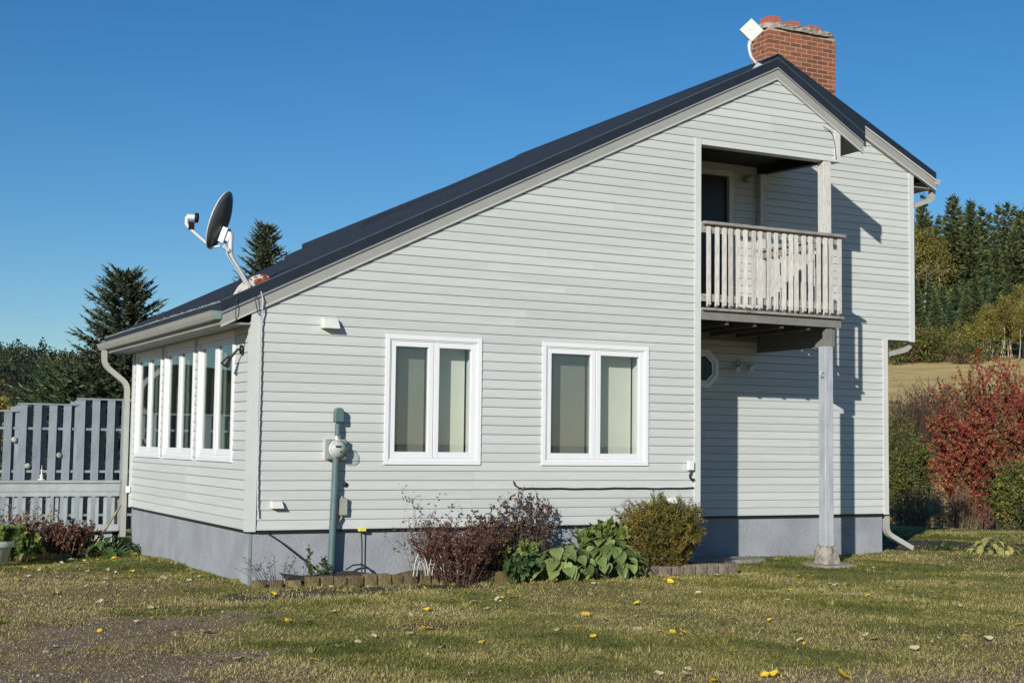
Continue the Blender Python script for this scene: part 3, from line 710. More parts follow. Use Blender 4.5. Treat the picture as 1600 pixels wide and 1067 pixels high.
# --- chimney
ch = link('chimney', None, house, Vector((9.2, 2.8, 5.6)))
CX0, CX1, CY0, CY1, CZ0, CZ1 = 8.60, 9.87, 2.60, 3.02, 5.45, 7.20
mb = MB(); mb.box((CX0+.004, CY0+.004, CZ0), (CX1-.004, CY1-.004, CZ1)); mb.build('core', M['mortar'], ch)
BH, BL, JN = .0555, .192, .0135
zc = CZ0; row = 0
def br(x0, x1, y0, y1, z):
    mb = MB(); cx, cy = (x0+x1)/2, (y0+y1)/2
    mb.box((x0-cx, y0-cy, 0), (x1-cx, y1-cy, BH))
    o = mb.build('brick', M['brick'], ch); o.location += Vector((cx+rnd.uniform(-.0015,.0015), cy+rnd.uniform(-.002,.002), z)); o.rotation_euler = (0,0,rnd.uniform(-.01,.01))
while zc + BH < CZ1 + .001:
    if zc > 5.75:
        off = (BL+JN)/2 if row % 2 else 0
        x = CX0 - off
        while x < CX1-.02:
            a, b = max(x, CX0), min(x+BL, CX1)
            if CX1 - b < .05: b = CX1
            if b-a > .03: br(a, b, CY0, CY0+.09, zc)
            x = (b if b == CX1 else x+BL)+JN
        y = CY0+.09+JN - (0 if row % 2 else .10)
        while y < CY1-.02:
            a, b = max(y, CY0+.09+JN), min(y+BL, CY1)
            if b-a > .03:
                br(CX0, CX0+.09, a, b, zc); br(CX1-.09, CX1, a, b, zc)
            y += BL+JN
    zc += BH+JN; row += 1
mb = roughblock(((CX0+CX1)/2, (CY0+CY1)/2), (CX1-CX0)/2+.045, (CY1-CY0)/2+.045, CZ1+.002, CZ1+.085, .985, 8, .010, 56); mb.build('cap', M['cap'], ch)
for x, h in ((8.80,.155),(9.17,.13),(9.56,.12)):
    fl = MB(); s = .115; z0 = CZ1+.07; yc = (CY0+CY1)/2
    for a, b in (((x-s,yc-s),(x+s,yc-s+.022)),((x-s,yc+s-.022),(x+s,yc+s)),((x-s,yc-s+.023),(x-s+.022,yc+s-.023)),((x+s-.022,yc-s+.023),(x+s,yc+s-.023))):
        fl.box((a[0],a[1],z0),(b[0],b[1],z0+h))
    fl.build('flue', M['clay'], ch, bevel=.008)

# ------------------------------------------------------------------ things on and round the house
def P3(*a): return Vector(a)
# satellite dish
dc = P3(-.235, .30, 3.185)
dish = empty('satellite_dish', (.06, .30, 2.50), 'grey satellite dish with white feed arm on the lower end of the roof', 'satellite dish')
n_ = P3(-.76, .56, .33).normalized(); u_ = P3(-.25, .17, -1).cross(n_).cross(n_); 
vv = (P3(0,0,1) - n_*n_.z).normalized(); uu = vv.cross(n_).normalized()
mb = MB(); vs = []; fs = []; NR, NS = 6, 36; ra, rb = .235, .315
for sgn, off in ((1, 0), (-1, -.008)):
    b0 = len(vs)
    for i in range(NR+1):
        f = i/NR
        for k in range(NS):
            a = 2*math.pi*k/NS; vs.append(dc + uu*ra*f*math.cos(a) + vv*rb*f*math.sin(a) + n_*(.075*f*f + off))
    for i in range(NR):
        for k in range(NS):
            a, b = b0+i*NS+k, b0+i*NS+(k+1) % NS; q = (a, b, b+NS, a+NS); fs.append(q if sgn > 0 else q[::-1])
e0, e1 = NR*NS, (NR+1)*NS+NR*NS
for k in range(NS): fs.append((e0+k, e0+(k+1) % NS, e1+(k+1) % NS, e1+k))
mb.add(vs, fs, 0, True); mb.build('reflector', M['dish'], dish)
rim = [dc + uu*ra*math.cos(a) + vv*rb*math.sin(a) + n_*.074 for a in [2*math.pi*k/36 for k in range(37)]]
mb = MB(); mb.tube(rim, .007, 6, cap=False); mb.build('rim', M['dishw'], dish)
pb = dc - n_*.035 - vv*.13
mb = MB(); mb.obox(pb, uu*.05, n_*.03, vv*.08); mb.obox(pb - n_*.04, uu*.028, n_*.03, vv*.05); mb.build('bracket', M['dishw'], dish)
m0 = pb - n_*.075 + P3(0,0,-.02)
mb = MB(); mb.tube([m0+P3(0,0,.06), P3(-.185,.27,2.90), P3(-.183,.275,2.86), P3(-.165,.28,2.815), P3(-.01,.30,2.585), P3(.04,.30,2.53)], .026, 10); mb.build('mast', M['dishw'], dish)
lb = dc - vv*.30 + n_*.06; lt = P3(-.57, .46, 3.115)
mb = MB(); mb.tube([pb - vv*.12, lb, lt], [.014,.016,.018], 8); mb.build('feed_arm', M['dishw'], dish)
mb = MB(); mb.tube([lt, lt+P3(-.035,.01,.05), lt+P3(-.03,.01,.12)], .022, 8); tgt = (dc - lt - P3(0,0,.10)).normalized()
mb.tube([lt+P3(-.03,.01,.12), lt+P3(-.03,.01,.12)+tgt*.09], .034, 12); mb.build('feed_horn', M['dishw'], dish)
mb = MB(); mb.tube([lt+P3(-.03,.01,.12)+tgt*.088, lt+P3(-.03,.01,.12)+tgt*.115], [.055,.05], 12); mb.obox(lt+P3(.01,0,.03), (.03,0,0),(0,.03,0),(0,0,.04)); mb.build('feed_cap', M['black'], dish)
mb = MB(); mb.tube([P3(-.20,.26,2.88), P3(-.265,.25,2.93)], .026, 8); mb.build('clamp', M['dishw'], dish)
mb = MB(); vs = []
for x in np.linspace(-.13, .26, 9):
    h = .11*math.sqrt(max(0, 1-((x-.065)/.196)**2)); vs.append((x, .30, rz(x)+.012+h))
pl = [(-.13,.30,rz(-.13)+.004)] + vs + [(.26,.30,rz(.26)+.004)]
mb.prism(pl, (0,.012,0)); mb.build('mount_plate', M['rust'], dish)
mb = MB(); mb.tube([m0+P3(-.02,-.03,-.1), P3(-.235,.24,2.86), P3(-.20,.24,2.80), P3(-.03,.27,2.58), P3(.02,.20,2.50), P3(.06,-.05,2.44), P3(.075,-.07,2.36), P3(.078,-.035,2.1), P3(.082,-.032,1.4), P3(.078,-.032,.6), P3(.085,-.033,.25), P3(.10,-.03,.13)], .0075, 6); mb.build('cable', M['wcable'], dish)
mb = MB(); mb.tube([P3(.00,.1,2.47), P3(-.02,-.09,2.40), P3(.0,-.085,2.30), P3(.03,-.05,2.22), P3(.06,-.03,2.2)], .005, 6); mb.tube([P3(-.2,-.075,2.36), P3(-.21,-.075,2.2), P3(-.19,-.03,2.12)], .004, 5); mb.build('cable', M['cable'], dish)
# diamond antenna
ant = empty('roof_antenna', (6.47, .1, 5.70), 'white diamond panel antenna on a bent mast by the chimney', 'antenna')
ac = P3(6.40, .10, 6.165); an = P3(-.42,-.90,.05).normalized(); au = an.cross(P3(0,0,1)).normalized(); av = au.cross(an)
h = .155
mb = MB(); d1, d2 = (au+av)*.5*h, (av-au)*.5*h
mb.obox(ac, d1*1.0, d2*1.0, an*.022); o = mb.build('panel', M['boxw'], ant, bevel=.008)
mt_ = mat('faint_pink_print', (.62,.40,.36), .5)
mb = MB()
for k in range(5):
    hh = (.014,.008,.011,.009,.012)[k]; mb.obox(ac + an*.0235 + au*(-.036+.017*k) + av*.004, au*.0035, av*hh, an*.0006)
mb.build('print', mt_, ant)
mb = MB(); mb.tube([ac - av*.10 - an*.03, P3(6.385,.13,5.97), P3(6.385,.12,5.90), P3(6.40,.11,5.83), P3(6.47,.10,5.755)], [.030,.024,.020,.019,.019], 10); mb.build('mast', M['dishw'], ant)
mb = MB(); mb.obox(ac - an*.03 - av*.09, au*.025, an*.02, av*.06); mb.build('radio', M['black'], ant)
mb = MB(); mb.prism([(6.40,.09,rz(6.40)+.01),(6.58,.09,rz(6.58)+.01),(6.49,.09,rz(6.49)+.075)], (0,.012,0)); mb.build('foot', M['dishw'], ant)
# electric meter
em = empty('electric_meter', (.89, -.09, -.5), 'electric meter with green conduit running down the gable wall', 'electric meter')
mb = MB(); mb.tube([(.868,-.078,-.55),(.885,-.085,.2),(.900,-.085,.735)], .038, 14); mb.build('conduit', M['conduit'], em)
mb = MB(); mb.tube([(.912,-.078,.940),(.916,-.078,1.10)], .030, 12); mb.build('conduit', M['conduit'], em)
mb = MB(); mb.tube([(.912,-.075,.935),(.912,-.075,.975)], .036, 12); mb.build('coupling', M['rust'], em)
mb = MB()
prof = [(.052*math.cos(a), .045*math.sin(a)) for a in [R(20*k) for k in range(10)]]
pl = [(.922+x, -.045, 1.225+z) for x, z in prof] + [(.922-.052,-.045,1.115),(.922+.052,-.045,1.115)]
mb.prism(pl, (0,-.07,0)); mb.tube([(.922,-.012,1.2),(.922,-.05,1.2)], .03, 8); mb.build('conduit_head', M['conduit'], em, bevel=.012)
mb = MB(); mb.box((.785,-.020,.720), (1.015,-.003,.945)); mb.build('back_plate', M['trim'], em)
mb = MB(); mb.box((.800,-.105,.728), (1.010,-.021,.940)); mb.build('meter_box', M['mbox'], em, bevel=.008)
mcx = P3(.905,-.105,.838)
mb = MB(); mb.lathe([(.094,0),(.094,.022),(.086,.026)], mcx, (0,-1,0), 28); mb.build('collar', M['dishw'], em)
mb = MB(); mb.lathe([(.082,.0),(.082,.035),(.0,.036)], mcx, (0,-1,0), 24); mb.build('dial', M['boxw'], em)
mb = MB(); mb.box((.875,-.145,.852), (.935,-.1415,.872)); mb.box((.925,-.145,.800), (.945,-.1415,.815)); mb.build('display', M['black'], em)
mb = MB(); mb.lathe([(.085,.02),(.085,.085),(.075,.105),(.03,.115),(0,.116)], mcx, (0,-1,0), 28); mb.build('glass_cover', M['lens'], em)
# telephone box, stub, caps
tb = empty('telephone_box', (1.0, -.05, .14), 'small beige utility box right of the meter conduit', 'utility box')
mb = MB(); mb.box((.935,-.075,.145), (1.045,-.018,.325)); mb.build('box', M['tele'], tb, bevel=.008)
mb = MB(); mb.tube([(.99,-.045,.325),(.99,-.045,.345)], .014, 8); mb.build('latch', M['tele'], tb)
mb = MB(); mb.tube([(.99,-.04,.145),(.985,-.045,.11),(.95,-.06,.08),(.90,-.075,.045)], .012, 8); mb.build('cable', M['tele'], tb)
st = tag(MB().lathe([(0,.012),(.020,.012),(.026,.006),(.026,-.01)], (1.037,-.016,.463), (0,-1,0), 14).build('wall_stub', M['black']), 'small black round pipe stub above the beige utility box', 'pipe')
def wedge_hood(c, wd, ht, dp, m_):
    x, y, z = c; mb = MB(); P = [(x-wd/2,y,z-ht/2),(x+wd/2,y,z-ht/2),(x+wd/2,y,z+ht/2),(x-wd/2,y,z+ht/2),(x-wd/2,y-dp,z-ht/2),(x+wd/2,y-dp,z-ht/2),(x+wd/2-.012,y-dp*.55,z+ht/2-.01),(x-wd/2+.012,y-dp*.55,z+ht/2-.01)]
    mb.add(P, [(0,1,2,3),(4,7,6,5),(0,4,5,1),(1,5,6,2),(2,6,7,3),(3,7,4,0)]); return mb
tag(wedge_hood((.815,-.015,2.155), .185, .115, .11, 0).build('vent_hood', M['boxw'], bevel=.006), 'cream wall lamp hood high on the gable left of the windows', 'vent hood')
tag(wedge_hood((.285,-.015,.262), .135, .078, .075, 0).build('vent_cover', M['boxw'], bevel=.006), 'small cream vent cover low by the house corner, left of the conduit', 'vent cover')
tag(wedge_hood((5.135,-.015,.275), .115, .075, .075, 0).build('vent_cover', M['boxw'], bevel=.006), 'small cream vent cover above the golden yew', 'vent cover')
hk = empty('hose_hook', (5.40, -.02, .66), 'white box with black hook by the corner of the gable wall', 'hook')
mb = MB(); mb.box((5.355,-.065,.628), (5.435,-.018,.735)); mb.build('box', M['white'], hk, bevel=.006)
mb = MB(); mb.tube([(5.40,-.045,.63),(5.392,-.05,.60),(5.376,-.05,.57),(5.382,-.05,.535),(5.41,-.05,.515),(5.44,-.05,.525)], .011, 8); mb.build('hook', M['black'], hk)
tag(MB().box((1.185,-.06,-.025), (1.265,-.012,.012)).build('tap_tag', M['yellow'], bevel=.004), 'yellow plastic cover under the siding right of the conduit', 'cover')
cb = MB(); P = [(3.02,-.03,.50),(3.035,-.035,.455),(3.09,-.03,.425)]
for k in range(24): P.append((3.15+k*.1, -.026, .415 + .0025*math.sin(k*1.7)+.003*math.sin(k*.6)))
cb.tube(P+[(5.45,-.026,.417)], .008, 6); tag(cb.build('wall_cable', M['cable']), 'thin black cable running along the siding above the plants', 'cable')
cb = MB(); cb.tube([(7.42,-.054,5.02),(7.55,-.03,4.99),(7.60,-.026,4.93),(7.635,-.026,4.80),(7.650,-.026,4.66),(7.652,-.026,4.62)], .005, 6); tag(cb.build('wall_cable', M['cable']), 'thin black cable curving down beside the balcony header', 'cable')
cb = MB(); cb.tube([(.17,-.014,-.01),(.34,-.03,-.12),(.52,-.05,-.26),(.70,-.08,-.40),(.80,-.10,-.47)], .009, 6); tag(cb.build('ground_cable', M['cable']), 'black cable slanting down the grey foundation to the conduit', 'cable')
cb = MB(); cb.tube([(1.215,-.04,-.02),(1.235,-.02,-.18),(1.238,-.02,-.46)], .007, 6); cb.tube([(1.05,-.05,-.42),(1.12,-.06,-.375),(1.22,-.05,-.37),(1.30,-.05,-.41),(1.35,-.08,-.47)], .009, 6); tag(cb.build('ground_cable', M['cable']), 'black hose and cable dropping from the yellow cover', 'cable')
# flood lights
def flood(name, base, heads, label, m_, N):
    t = empty(name, base, label, 'floodlight'); b = Vector(base); N = Vector(N)
    mb = MB(); mb.lathe([(.0,.0),(.05,0),(.05,.02),(.0,.03)], b, N, 14); mb.build('base', m_, t)
    for e, d in heads:
        e = Vector(e); d = Vector(d).normalized()
        mb = MB(); mb.tube([b+N*.02, b+N*.05, e], .014, 8); mb.build('arm', m_, t)
        mb = MB(); mb.lathe([(0,-.06),(.022,-.055),(.034,-.02),(.048,.03),(.052,.055),(.046,.055),(.04,.04),(0,.038)], e, d, 14); mb.build('lamp_head', m_, t)
flood('floodlight', (-.022,.30,1.86), [((-.15,.40,1.74),(-.35,.3,-.75))], 'black floodlight on the side wall beside the nearest side window', M['black'], (-1,0,0))
flood('floodlight', (7.30,YR-.022,2.05), [((7.20,YR-.14,1.98),(-.3,-.8,-.5)),((7.39,YR-.14,2.0),(.3,-.8,-.45))], 'twin floodlight in the shade under the balcony', M['dishw'], (0,-1,0))
tag(MB().box((-.075,5.50,.185), (-.022,5.57,.275)).build('outlet_cover', M['white'], bevel=.006), 'small white outlet cover low at the far corner by the downspout', 'outlet')

# ------------------------------------------------------------------ railing and fence on the left
rl = empty('deck_railing', (-1.2, 5.72, -.5), 'low grey railing with thin balusters left of the house', 'railing')
RY = 5.72
mb = MB(); mb.box((-3.6, RY-.07, .315), (-.13, RY+.07, .350)); mb.build('top_rail', M['rail'], rl)
mb = MB(); mb.box((-3.6, RY-.035, .135), (-.13, RY+.0, .2)); mb.box((-3.6, RY-.045, .2), (-.13, RY-.002, .3145)); mb.build('upper_rail', M['rail'], rl)
mb = MB(); mb.box((-3.6, RY-.045, -.34), (-.13, RY+.0, -.25)); mb.build('lower_rail', M['rail'], rl)
k = 0; x = -.20
while x > -3.5:
    mb = MB(); mb.box((-.019,-.019,-.33), (.019,.019,.17)); o = mb.build('baluster', M['rail'], rl); o.location.x += x; o.location.y += RY+.022; o.rotation_euler = (0, rnd.uniform(-.01,.01), 0); x -= .1065
mb = MB(); mb.box((-3.6, RY+.05, -.50), (-.10, RY+.14, -.36)); mb.build('rim_board', M['rail'], rl)
for x in (-.16, -1.8, -3.5):
    mb = MB(); mb.box((x-.03, RY+.05, -.6), (x+.05, RY+.13, .315)); mb.build('post', M['rail'], rl)
mb = MB(); mb.box((-4.5, RY+.15, -.42), (.1, 9.4, -.39)); tag(mb.build('deck', M['rail']), 'low grey deck floor behind the railing', 'deck')
pi = MB(); pi.lathe([(0,0),(.05,0),(.05,.012),(.022,.02),(.022,.05),(.030,.06),(.012,.075),(.012,.12),(.02,.128),(.004,.15),(.003,.2),(0,.2)], (-1.16,RY,.351), (0,0,1), 10); tag(pi.build('rail_ornament', M['wire']), 'small white pointed ornament standing on the railing', 'ornament')
pf = empty('privacy_fence', (-.8, 9.55, -.6), 'tall blue grey board fence stepping up towards the house', 'fence')
FY = 9.5
x = .93; k = 0
def ftop(x): return 1.545 if x > -.05 else (1.445 if x > -.97 else 1.325)
while x > -3.3:
    mb = MB(); z1 = ftop(x); mb.box((-.06,-.012,-.62), (.06,.010,z1)); o = mb.build('fence_board', M['fence'], pf); o.location.x += x+rnd.uniform(-.006,.006); o.location.y += FY; o.rotation_euler = (0, rnd.uniform(-.006,.006), rnd.uniform(-.02,.02))
    mb = MB(); mb.box((-.057,-.011,-.62), (.057,.011,z1-.03)); o = mb.build('fence_board', M['fence'], pf); o.location.x += x-.1145+rnd.uniform(-.008,.008); o.location.y += FY+.125
    x -= .229
for a, b, z in ((-.05,1.1,1.548),(-.97,-.045,1.448),(-3.4,-.965,1.328)):
    mb = MB(); mb.box((a, FY-.02, z), (b, FY+.145, z+.028)); mb.build('cap_rail', M['fence'], pf)
for z in (1.07, .385, -.32):
    mb = MB(); mb.box((-3.4, FY+.012, z-.02), (1.1, FY+.110, z+.02)); mb.build('rail', M['fence'], pf)
for x in (-.055, -.975):
    mb = MB(); mb.box((x-.035, FY+.013, -.6), (x+.035, FY+.06, ftop(x+.1)-.01)); mb.build('post', M['fence'], pf)
for (x, z, s) in ((-.80,.47,'lowest of the three, left of centre'),(-1.02,.885,'highest and leftmost of the three'),(-.32,.645,'rightmost of the three')):
    mb = MB(); mb.lathe([(0,.03),(.03,.028),(.044,.016),(.048,0),(.040,-.004)], (x,FY-.014,z), (.25,-1,.2), 14); tag(mb.build('fence_plaque', M['stone']), 'small round ornament on a fence board, '+s, 'ornament')
sk = MB(); sk.tube([(-.155,5.45,.02),(-.58,4.95,-.50)], .014, 8); tag(sk.build('leaning_stick', M['pale_twig']), 'pale stick leaning on the railing next to the downspout', 'stick')

# ------------------------------------------------------------------ garden bed, edging, pot
bs = MB(); xs = np.linspace(.34, 5.62, 50); ysb = np.linspace(-.34, .06, 8)
vs = [(x, y, -.475 + .03*math.sin(x*3.1+y*9) + .025*math.sin(x*7.7) - (.06 if y < -.27 else 0)) for y in ysb for x in xs]
fs = [(j*50+i, j*50+i+1, (j+1)*50+i+1, (j+1)*50+i) for j in range(7) for i in range(49)]
bs.add(vs, fs, 0, True); tag(bs.build('garden_bed', M['soil']), 'bare soil of the planting bed along the foundation', 'soil', kind='structure')
M['blockL'] = mat('mossy_block', (.19,.145,.062), .9, .25, 14, .8, 30, c2=(.075,.055,.022)); M['blockR'] = mat('tan_block', (.25,.20,.145), .9, .25, 14, .8, 30, c2=(.11,.085,.06))
per_object_var(M['blockL'], .3); per_object_var(M['blockR'], .2)
eg = empty('bed_edging', (2.8, -.38, -.57), 'low edging of stone blocks in front of the planting bed', 'garden edging')
x = .02; k = 0
while x < 5.72:
    wd = rnd.uniform(.135,.19); y = -.36 + .05*math.sin(x*1.1) - (.06 if x < 1.9 else 0)*math.exp(-((x-1.2)/.5)**2) + (.25-.22*min(1, x/.45) if x < .45 else 0) + rnd.uniform(-.012,.012)
    top = -.452 + rnd.uniform(-.012,.012) - (.035 if x < .5 else 0)
    mb = MB(); h = wd/2-.004; P = []
    for z in (-.60, top):
        for a, b in ((-h,-.055),(h,-.055),(h,.055),(-h,.055)): P.append((a+rnd.uniform(-.006,.006), b+rnd.uniform(-.008,.008), z+rnd.uniform(-.006,.006)))
    mb.add(P, [(0,3,2,1),(4,5,6,7),(0,1,5,4),(1,2,6,5),(2,3,7,6),(3,0,4,7)])
    o = mb.build('edging_block', M['blockL'] if x < 3.2 else M['blockR'], eg, bevel=.010); o.location.x += x+wd/2; o.location.y += y; o.rotation_euler = (0, 0, rnd.uniform(-.06,.06) + (-.35 if x < .35 else 0)); x += wd+.004
pt = empty('plant_pot', (-2.02, 3.55, -.57), 'round pale green pot at the left edge of the lawn', 'plant pot')
pc = P3(-2.02, 3.55, -.575)
mb = MB(); mb.lathe([(0,.0),(.155,0),(.17,.01),(.215,.20),(.222,.205),(.240,.205),(.246,.215),(.248,.27),(.240,.28),(.225,.28),(.215,.255),(.205,.235),(0,.23)], pc, (0,0,1), 32); mb.build('pot', M['pot'], pt)
mb = MB(); mb.lathe([(.206,.236),(.1,.25),(0,.255)], pc, (0,0,1), 20); mb.build('potting_soil', M['soil'], pt)
tag(roughblock((-.82,5.25), .16, .10, -.60, -.36, .55, 21, .02, 12).build('boulder', M['stone']), 'pale boulder among the plants below the railing', 'stone')
for k, (x, nm) in enumerate(((1.72,'left'),(1.90,'middle'),(2.08,'right'))):
    mb = MB(); P = [(x-.085+.17*u, -.47+.02*math.sin(k+u*3), -.47+.24*math.sin(math.pi*u)**.6) for u in np.linspace(0,1,14)]
    mb.tube(P, .005, 6); mb.tube([(p[0]*.6+x*.4, p[1]-.012, -.47+(p[2]+.47)*.62) for p in P], .004, 6)
    tag(mb.build('wire_hoop', M['wire']), {'left':'white wire garden hoop standing clear of the red brown shrub','middle':'white wire garden hoop at the edge of the red brown shrub','right':'white wire garden hoop half inside the red brown shrub'}[nm], 'garden hoop')
tag(roughblock((6.55,1.05), .75, .35, -.60, -.535, .9, 33, .012, 16).build('stepping_slab', M['conc']), 'rough concrete slab in the shaded recess', 'slab')

# ------------------------------------------------------------------ vegetation
def nrm(a): return a/np.maximum(np.linalg.norm(a, axis=-1, keepdims=True), 1e-9)
def leaf_quads(P, D, size, aspect, rs, flat=0.0, fold=.12):
    """pointed leaf quads: base P, direction D; flat pulls the leaf face towards the sky"""
    n = len(P); D = nrm(D); r = rs.normal(size=(n,3)); r[:,2] = r[:,2]*(1-flat)
    S = nrm(np.cross(D, nrm(r*(1-flat) + np.array([0,0,1.])*flat + 1e-6))); N = np.cross(S, D); size = np.asarray(size).reshape(-1,1)
    wd = size*aspect*.5
    v = np.stack([P, P + D*size*.45 + S*wd + N*size*fold, P + D*size, P + D*size*.45 - S*wd + N*size*fold], 1).reshape(-1,3)
    f = np.arange(4*n).reshape(n,4); return v, f
def stem_tubes(paths, r0, r1, seg=4):
    vs = []; fs = []; b = 0
    for (p, ra, rb) in zip(paths, r0, r1):
        p = np.asarray(p); n = len(p); t = nrm(np.gradient(p, axis=0)); a = nrm(np.cross(t, np.array([.31,.77,.55]))); c = np.cross(t, a)
        rr = np.linspace(ra, rb, n)[:,None]
        for k in range(seg):
            th = 2*math.pi*k/seg; vs.append(p + rr*(math.cos(th)*a+math.sin(th)*c))
        for k in range(seg):
            q = (k+1) % seg; i = np.arange(n-1); fs.append(np.stack([b+k*n+i, b+q*n+i, b+q*n+i+1, b+k*n+i+1], -1))
        b += seg*n
    return np.concatenate(vs), np.concatenate(fs)
def plant_parts(root, org, leaves, stems, lmat, smat, lname='foliage', sname='stems'):
    o = np.asarray(org)
    if leaves is not None:
        v, f, var = leaves; link(lname, fast_mesh(lname, v-o, f, lmat, np.repeat(var, 4) if len(var)*4 == len(v) else var), root, Vector(org))
    if stems is not None:
        v, f = stems; link(sname, fast_mesh(sname, v-o, f, smat, smooth=True), root, Vector(org))
def fan_shrub(name, label, cat, c, n_st, height, spread, npl, lsize, aspect, lmat, smat, seed, lean=(0,0), t0=.25, base_r=.1, droop=.25, twigs=2, group=None, varspan=.35, flat=.2, ell=(1,1), stem_r=.006, tiplen=0, hvar=.35):
    """many stems fanning from the base; leaves on stems and side twigs"""
    rs = np.random.RandomState(seed); root = empty(name, c, label, cat, group); c = np.array(c, float)
    paths = []; LP = []; LD = []; LV = []; ra = []; rb = []
    for i in range(n_st):
        a = rs.uniform(0, 6.283); rad = math.sqrt(rs.uniform(0,1)); H = height*rs.uniform(1-hvar, 1.0)*(1-.22*rad*rad)
        b = c + np.array([math.cos(a)*rad*base_r*ell[0], math.sin(a)*rad*base_r*ell[1], 0])
        e = c + np.array([math.cos(a)*rad*spread*ell[0]+lean[0], math.sin(a)*rad*spread*ell[1]+lean[1], H])
        k = 7; u = np.linspace(0,1,k)[:,None]; mid = b*.6+e*.4 + np.array([0,0,H*droop]); p = (1-u)**2*b + 2*u*(1-u)*mid + u*u*e + rs.normal(size=(k,3))*.012*height*np.sqrt(u)
        paths.append(p); ra.append(stem_r*rs.uniform(.7,1.2)); rb.append(stem_r*.35); sv = rs.uniform(0,1)
        def along(p, n, t0):
            t = rs.uniform(t0, 1, n)*(len(p)-1); j = np.minimum(t.astype(int), len(p)-2); fr = (t-j)[:,None]; q = p[j]*(1-fr)+p[j+1]*fr; d = nrm(p[j+1]-p[j]); return q, d
        q, d = along(p, npl, t0); LP.append(q); LD.append(d*.5+rs.normal(size=q.shape)*.75); LV.append(np.clip(sv*(1-varspan)+rs.uniform(0,varspan,npl), 0, 1))
        for w_ in range(twigs):
            q0, d0 = along(p, 1, max(t0,.35)); L_ = height*rs.uniform(.10,.24); dd = nrm(d0[0]*.8+rs.normal(size=3)*.6 + np.array([0,0,.2])); uu_ = np.linspace(0,1,4)[:,None]
            tp = q0 + dd*L_*uu_ + np.array([0,0,-.06*L_])*uu_**2; paths.append(tp); ra.append(stem_r*.5); rb.append(stem_r*.2); m_ = max(2, npl//2)
            q, d = along(tp, m_, .1); LP.append(q); LD.append(d*.6+rs.normal(size=q.shape)*.7); LV.append(np.clip(sv*(1-varspan)+rs.uniform(0,varspan,m_), 0, 1))
    P = np.concatenate(LP); D = np.concatenate(LD); V = np.concatenate(LV); v, f = leaf_quads(P, D, lsize*rs.uniform(.6,1.25,len(P)), aspect, rs, flat)
    plant_parts(root, c, (v, f, V), stem_tubes(paths, ra, rb, 3), lmat, smat); return root
def spruce_mesh(H, Rb, seed, whorls=16, per=7, tw=7, tsize=.30, tw_w=.28, bare=.05, sub=2, shape=.85, upturn=.35):
    """needle sprays on whorled drooping limbs; returns leaf arrays and limb arrays about the origin"""
    rs = np.random.RandomState(seed); LP = []; LD = []; LS = []; LV = []; paths = [np.stack([np.zeros(8), np.zeros(8), np.linspace(0, H, 8)], -1) + rs.normal(size=(8,3))*np.array([.008*H,.008*H,0])*np.linspace(0,1,8)[:,None]]
    r0 = [H*.016+.02]; r1 = [.008]
    for i in range(whorls):
        fz = bare + (1-bare)*(i/whorls)**.92; z = H*fz; n = max(4, int(per*(1.1-.5*fz)+rs.uniform(-.5,.8)))
        for k in range(n):
            a = 6.283*k/n + rs.uniform(-.35,.35) + i*1.1; L_ = Rb*(1-fz)**shape*rs.uniform(.62,1.16)+.04*Rb
            zz = z + rs.uniform(-.5,.5)*H/whorls; elev = (fz-.45)*.95 + rs.uniform(-.12,.14)
            u = np.linspace(0,1,6); x = L_*u; h = L_*(math.tan(elev)*u - .38*u*(1-fz) + (upturn*(1-fz)+.1)*u*u)
            p = np.stack([math.cos(a)*x, math.sin(a)*x, zz+h], -1); paths.append(p); r0.append(.010*H*(1-fz)*.5+.006); r1.append(.003)
            sv = rs.uniform(0,1)
            t = rs.uniform(.12,1,tw*sub); j = np.minimum((t*5).astype(int), 4); fr = (t*5-j)[:,None]; q = p[j]*(1-fr)+p[j+1]*fr; d = nrm(p[j+1]-p[j])
            side = np.cross(d, np.array([0,0,1.])); sg = np.where(rs.uniform(size=len(t))<.5, -1., 1.)[:,None]
            dd = d*rs.uniform(.35,1.0,(len(t),1)) + side*sg*rs.uniform(.25,.95,(len(t),1)) + np.array([0,0,1.])*rs.normal(-.10,.22,(len(t),1)) + rs.normal(size=q.shape)*.12
            LP.append(q); LD.append(dd); LS.append(tsize*rs.uniform(.55,1.25,len(t))*(.55+.6*(1-fz))*(1.15-.45*t)); LV.append(np.clip(.55*sv+rs.uniform(0,.45,len(t)),0,1))
            LP.append(p[-1:]); LD.append(d[-1:]*0+nrm(p[-1:]-p[-2:-1])+rs.normal(size=(1,3))*.1); LS.append(np.array([tsize*.8])); LV.append(np.array([.8]))
    m_ = 14; LP.append(np.stack([np.zeros(m_),np.zeros(m_),np.linspace(H*.93,H,m_)],-1)); LD.append(np.stack([rs.normal(size=m_)*.5,rs.normal(size=m_)*.5,np.full(m_,1.)],-1)); LS.append(np.full(m_,tsize*.45)); LV.append(rs.uniform(.2,.8,m_))
    P = np.concatenate(LP); v, f = leaf_quads(P, np.concatenate(LD), np.concatenate(LS), tw_w, rs, .35, .05)
    return (v, f, np.concatenate(LV)), stem_tubes(paths, r0, r1, 4)
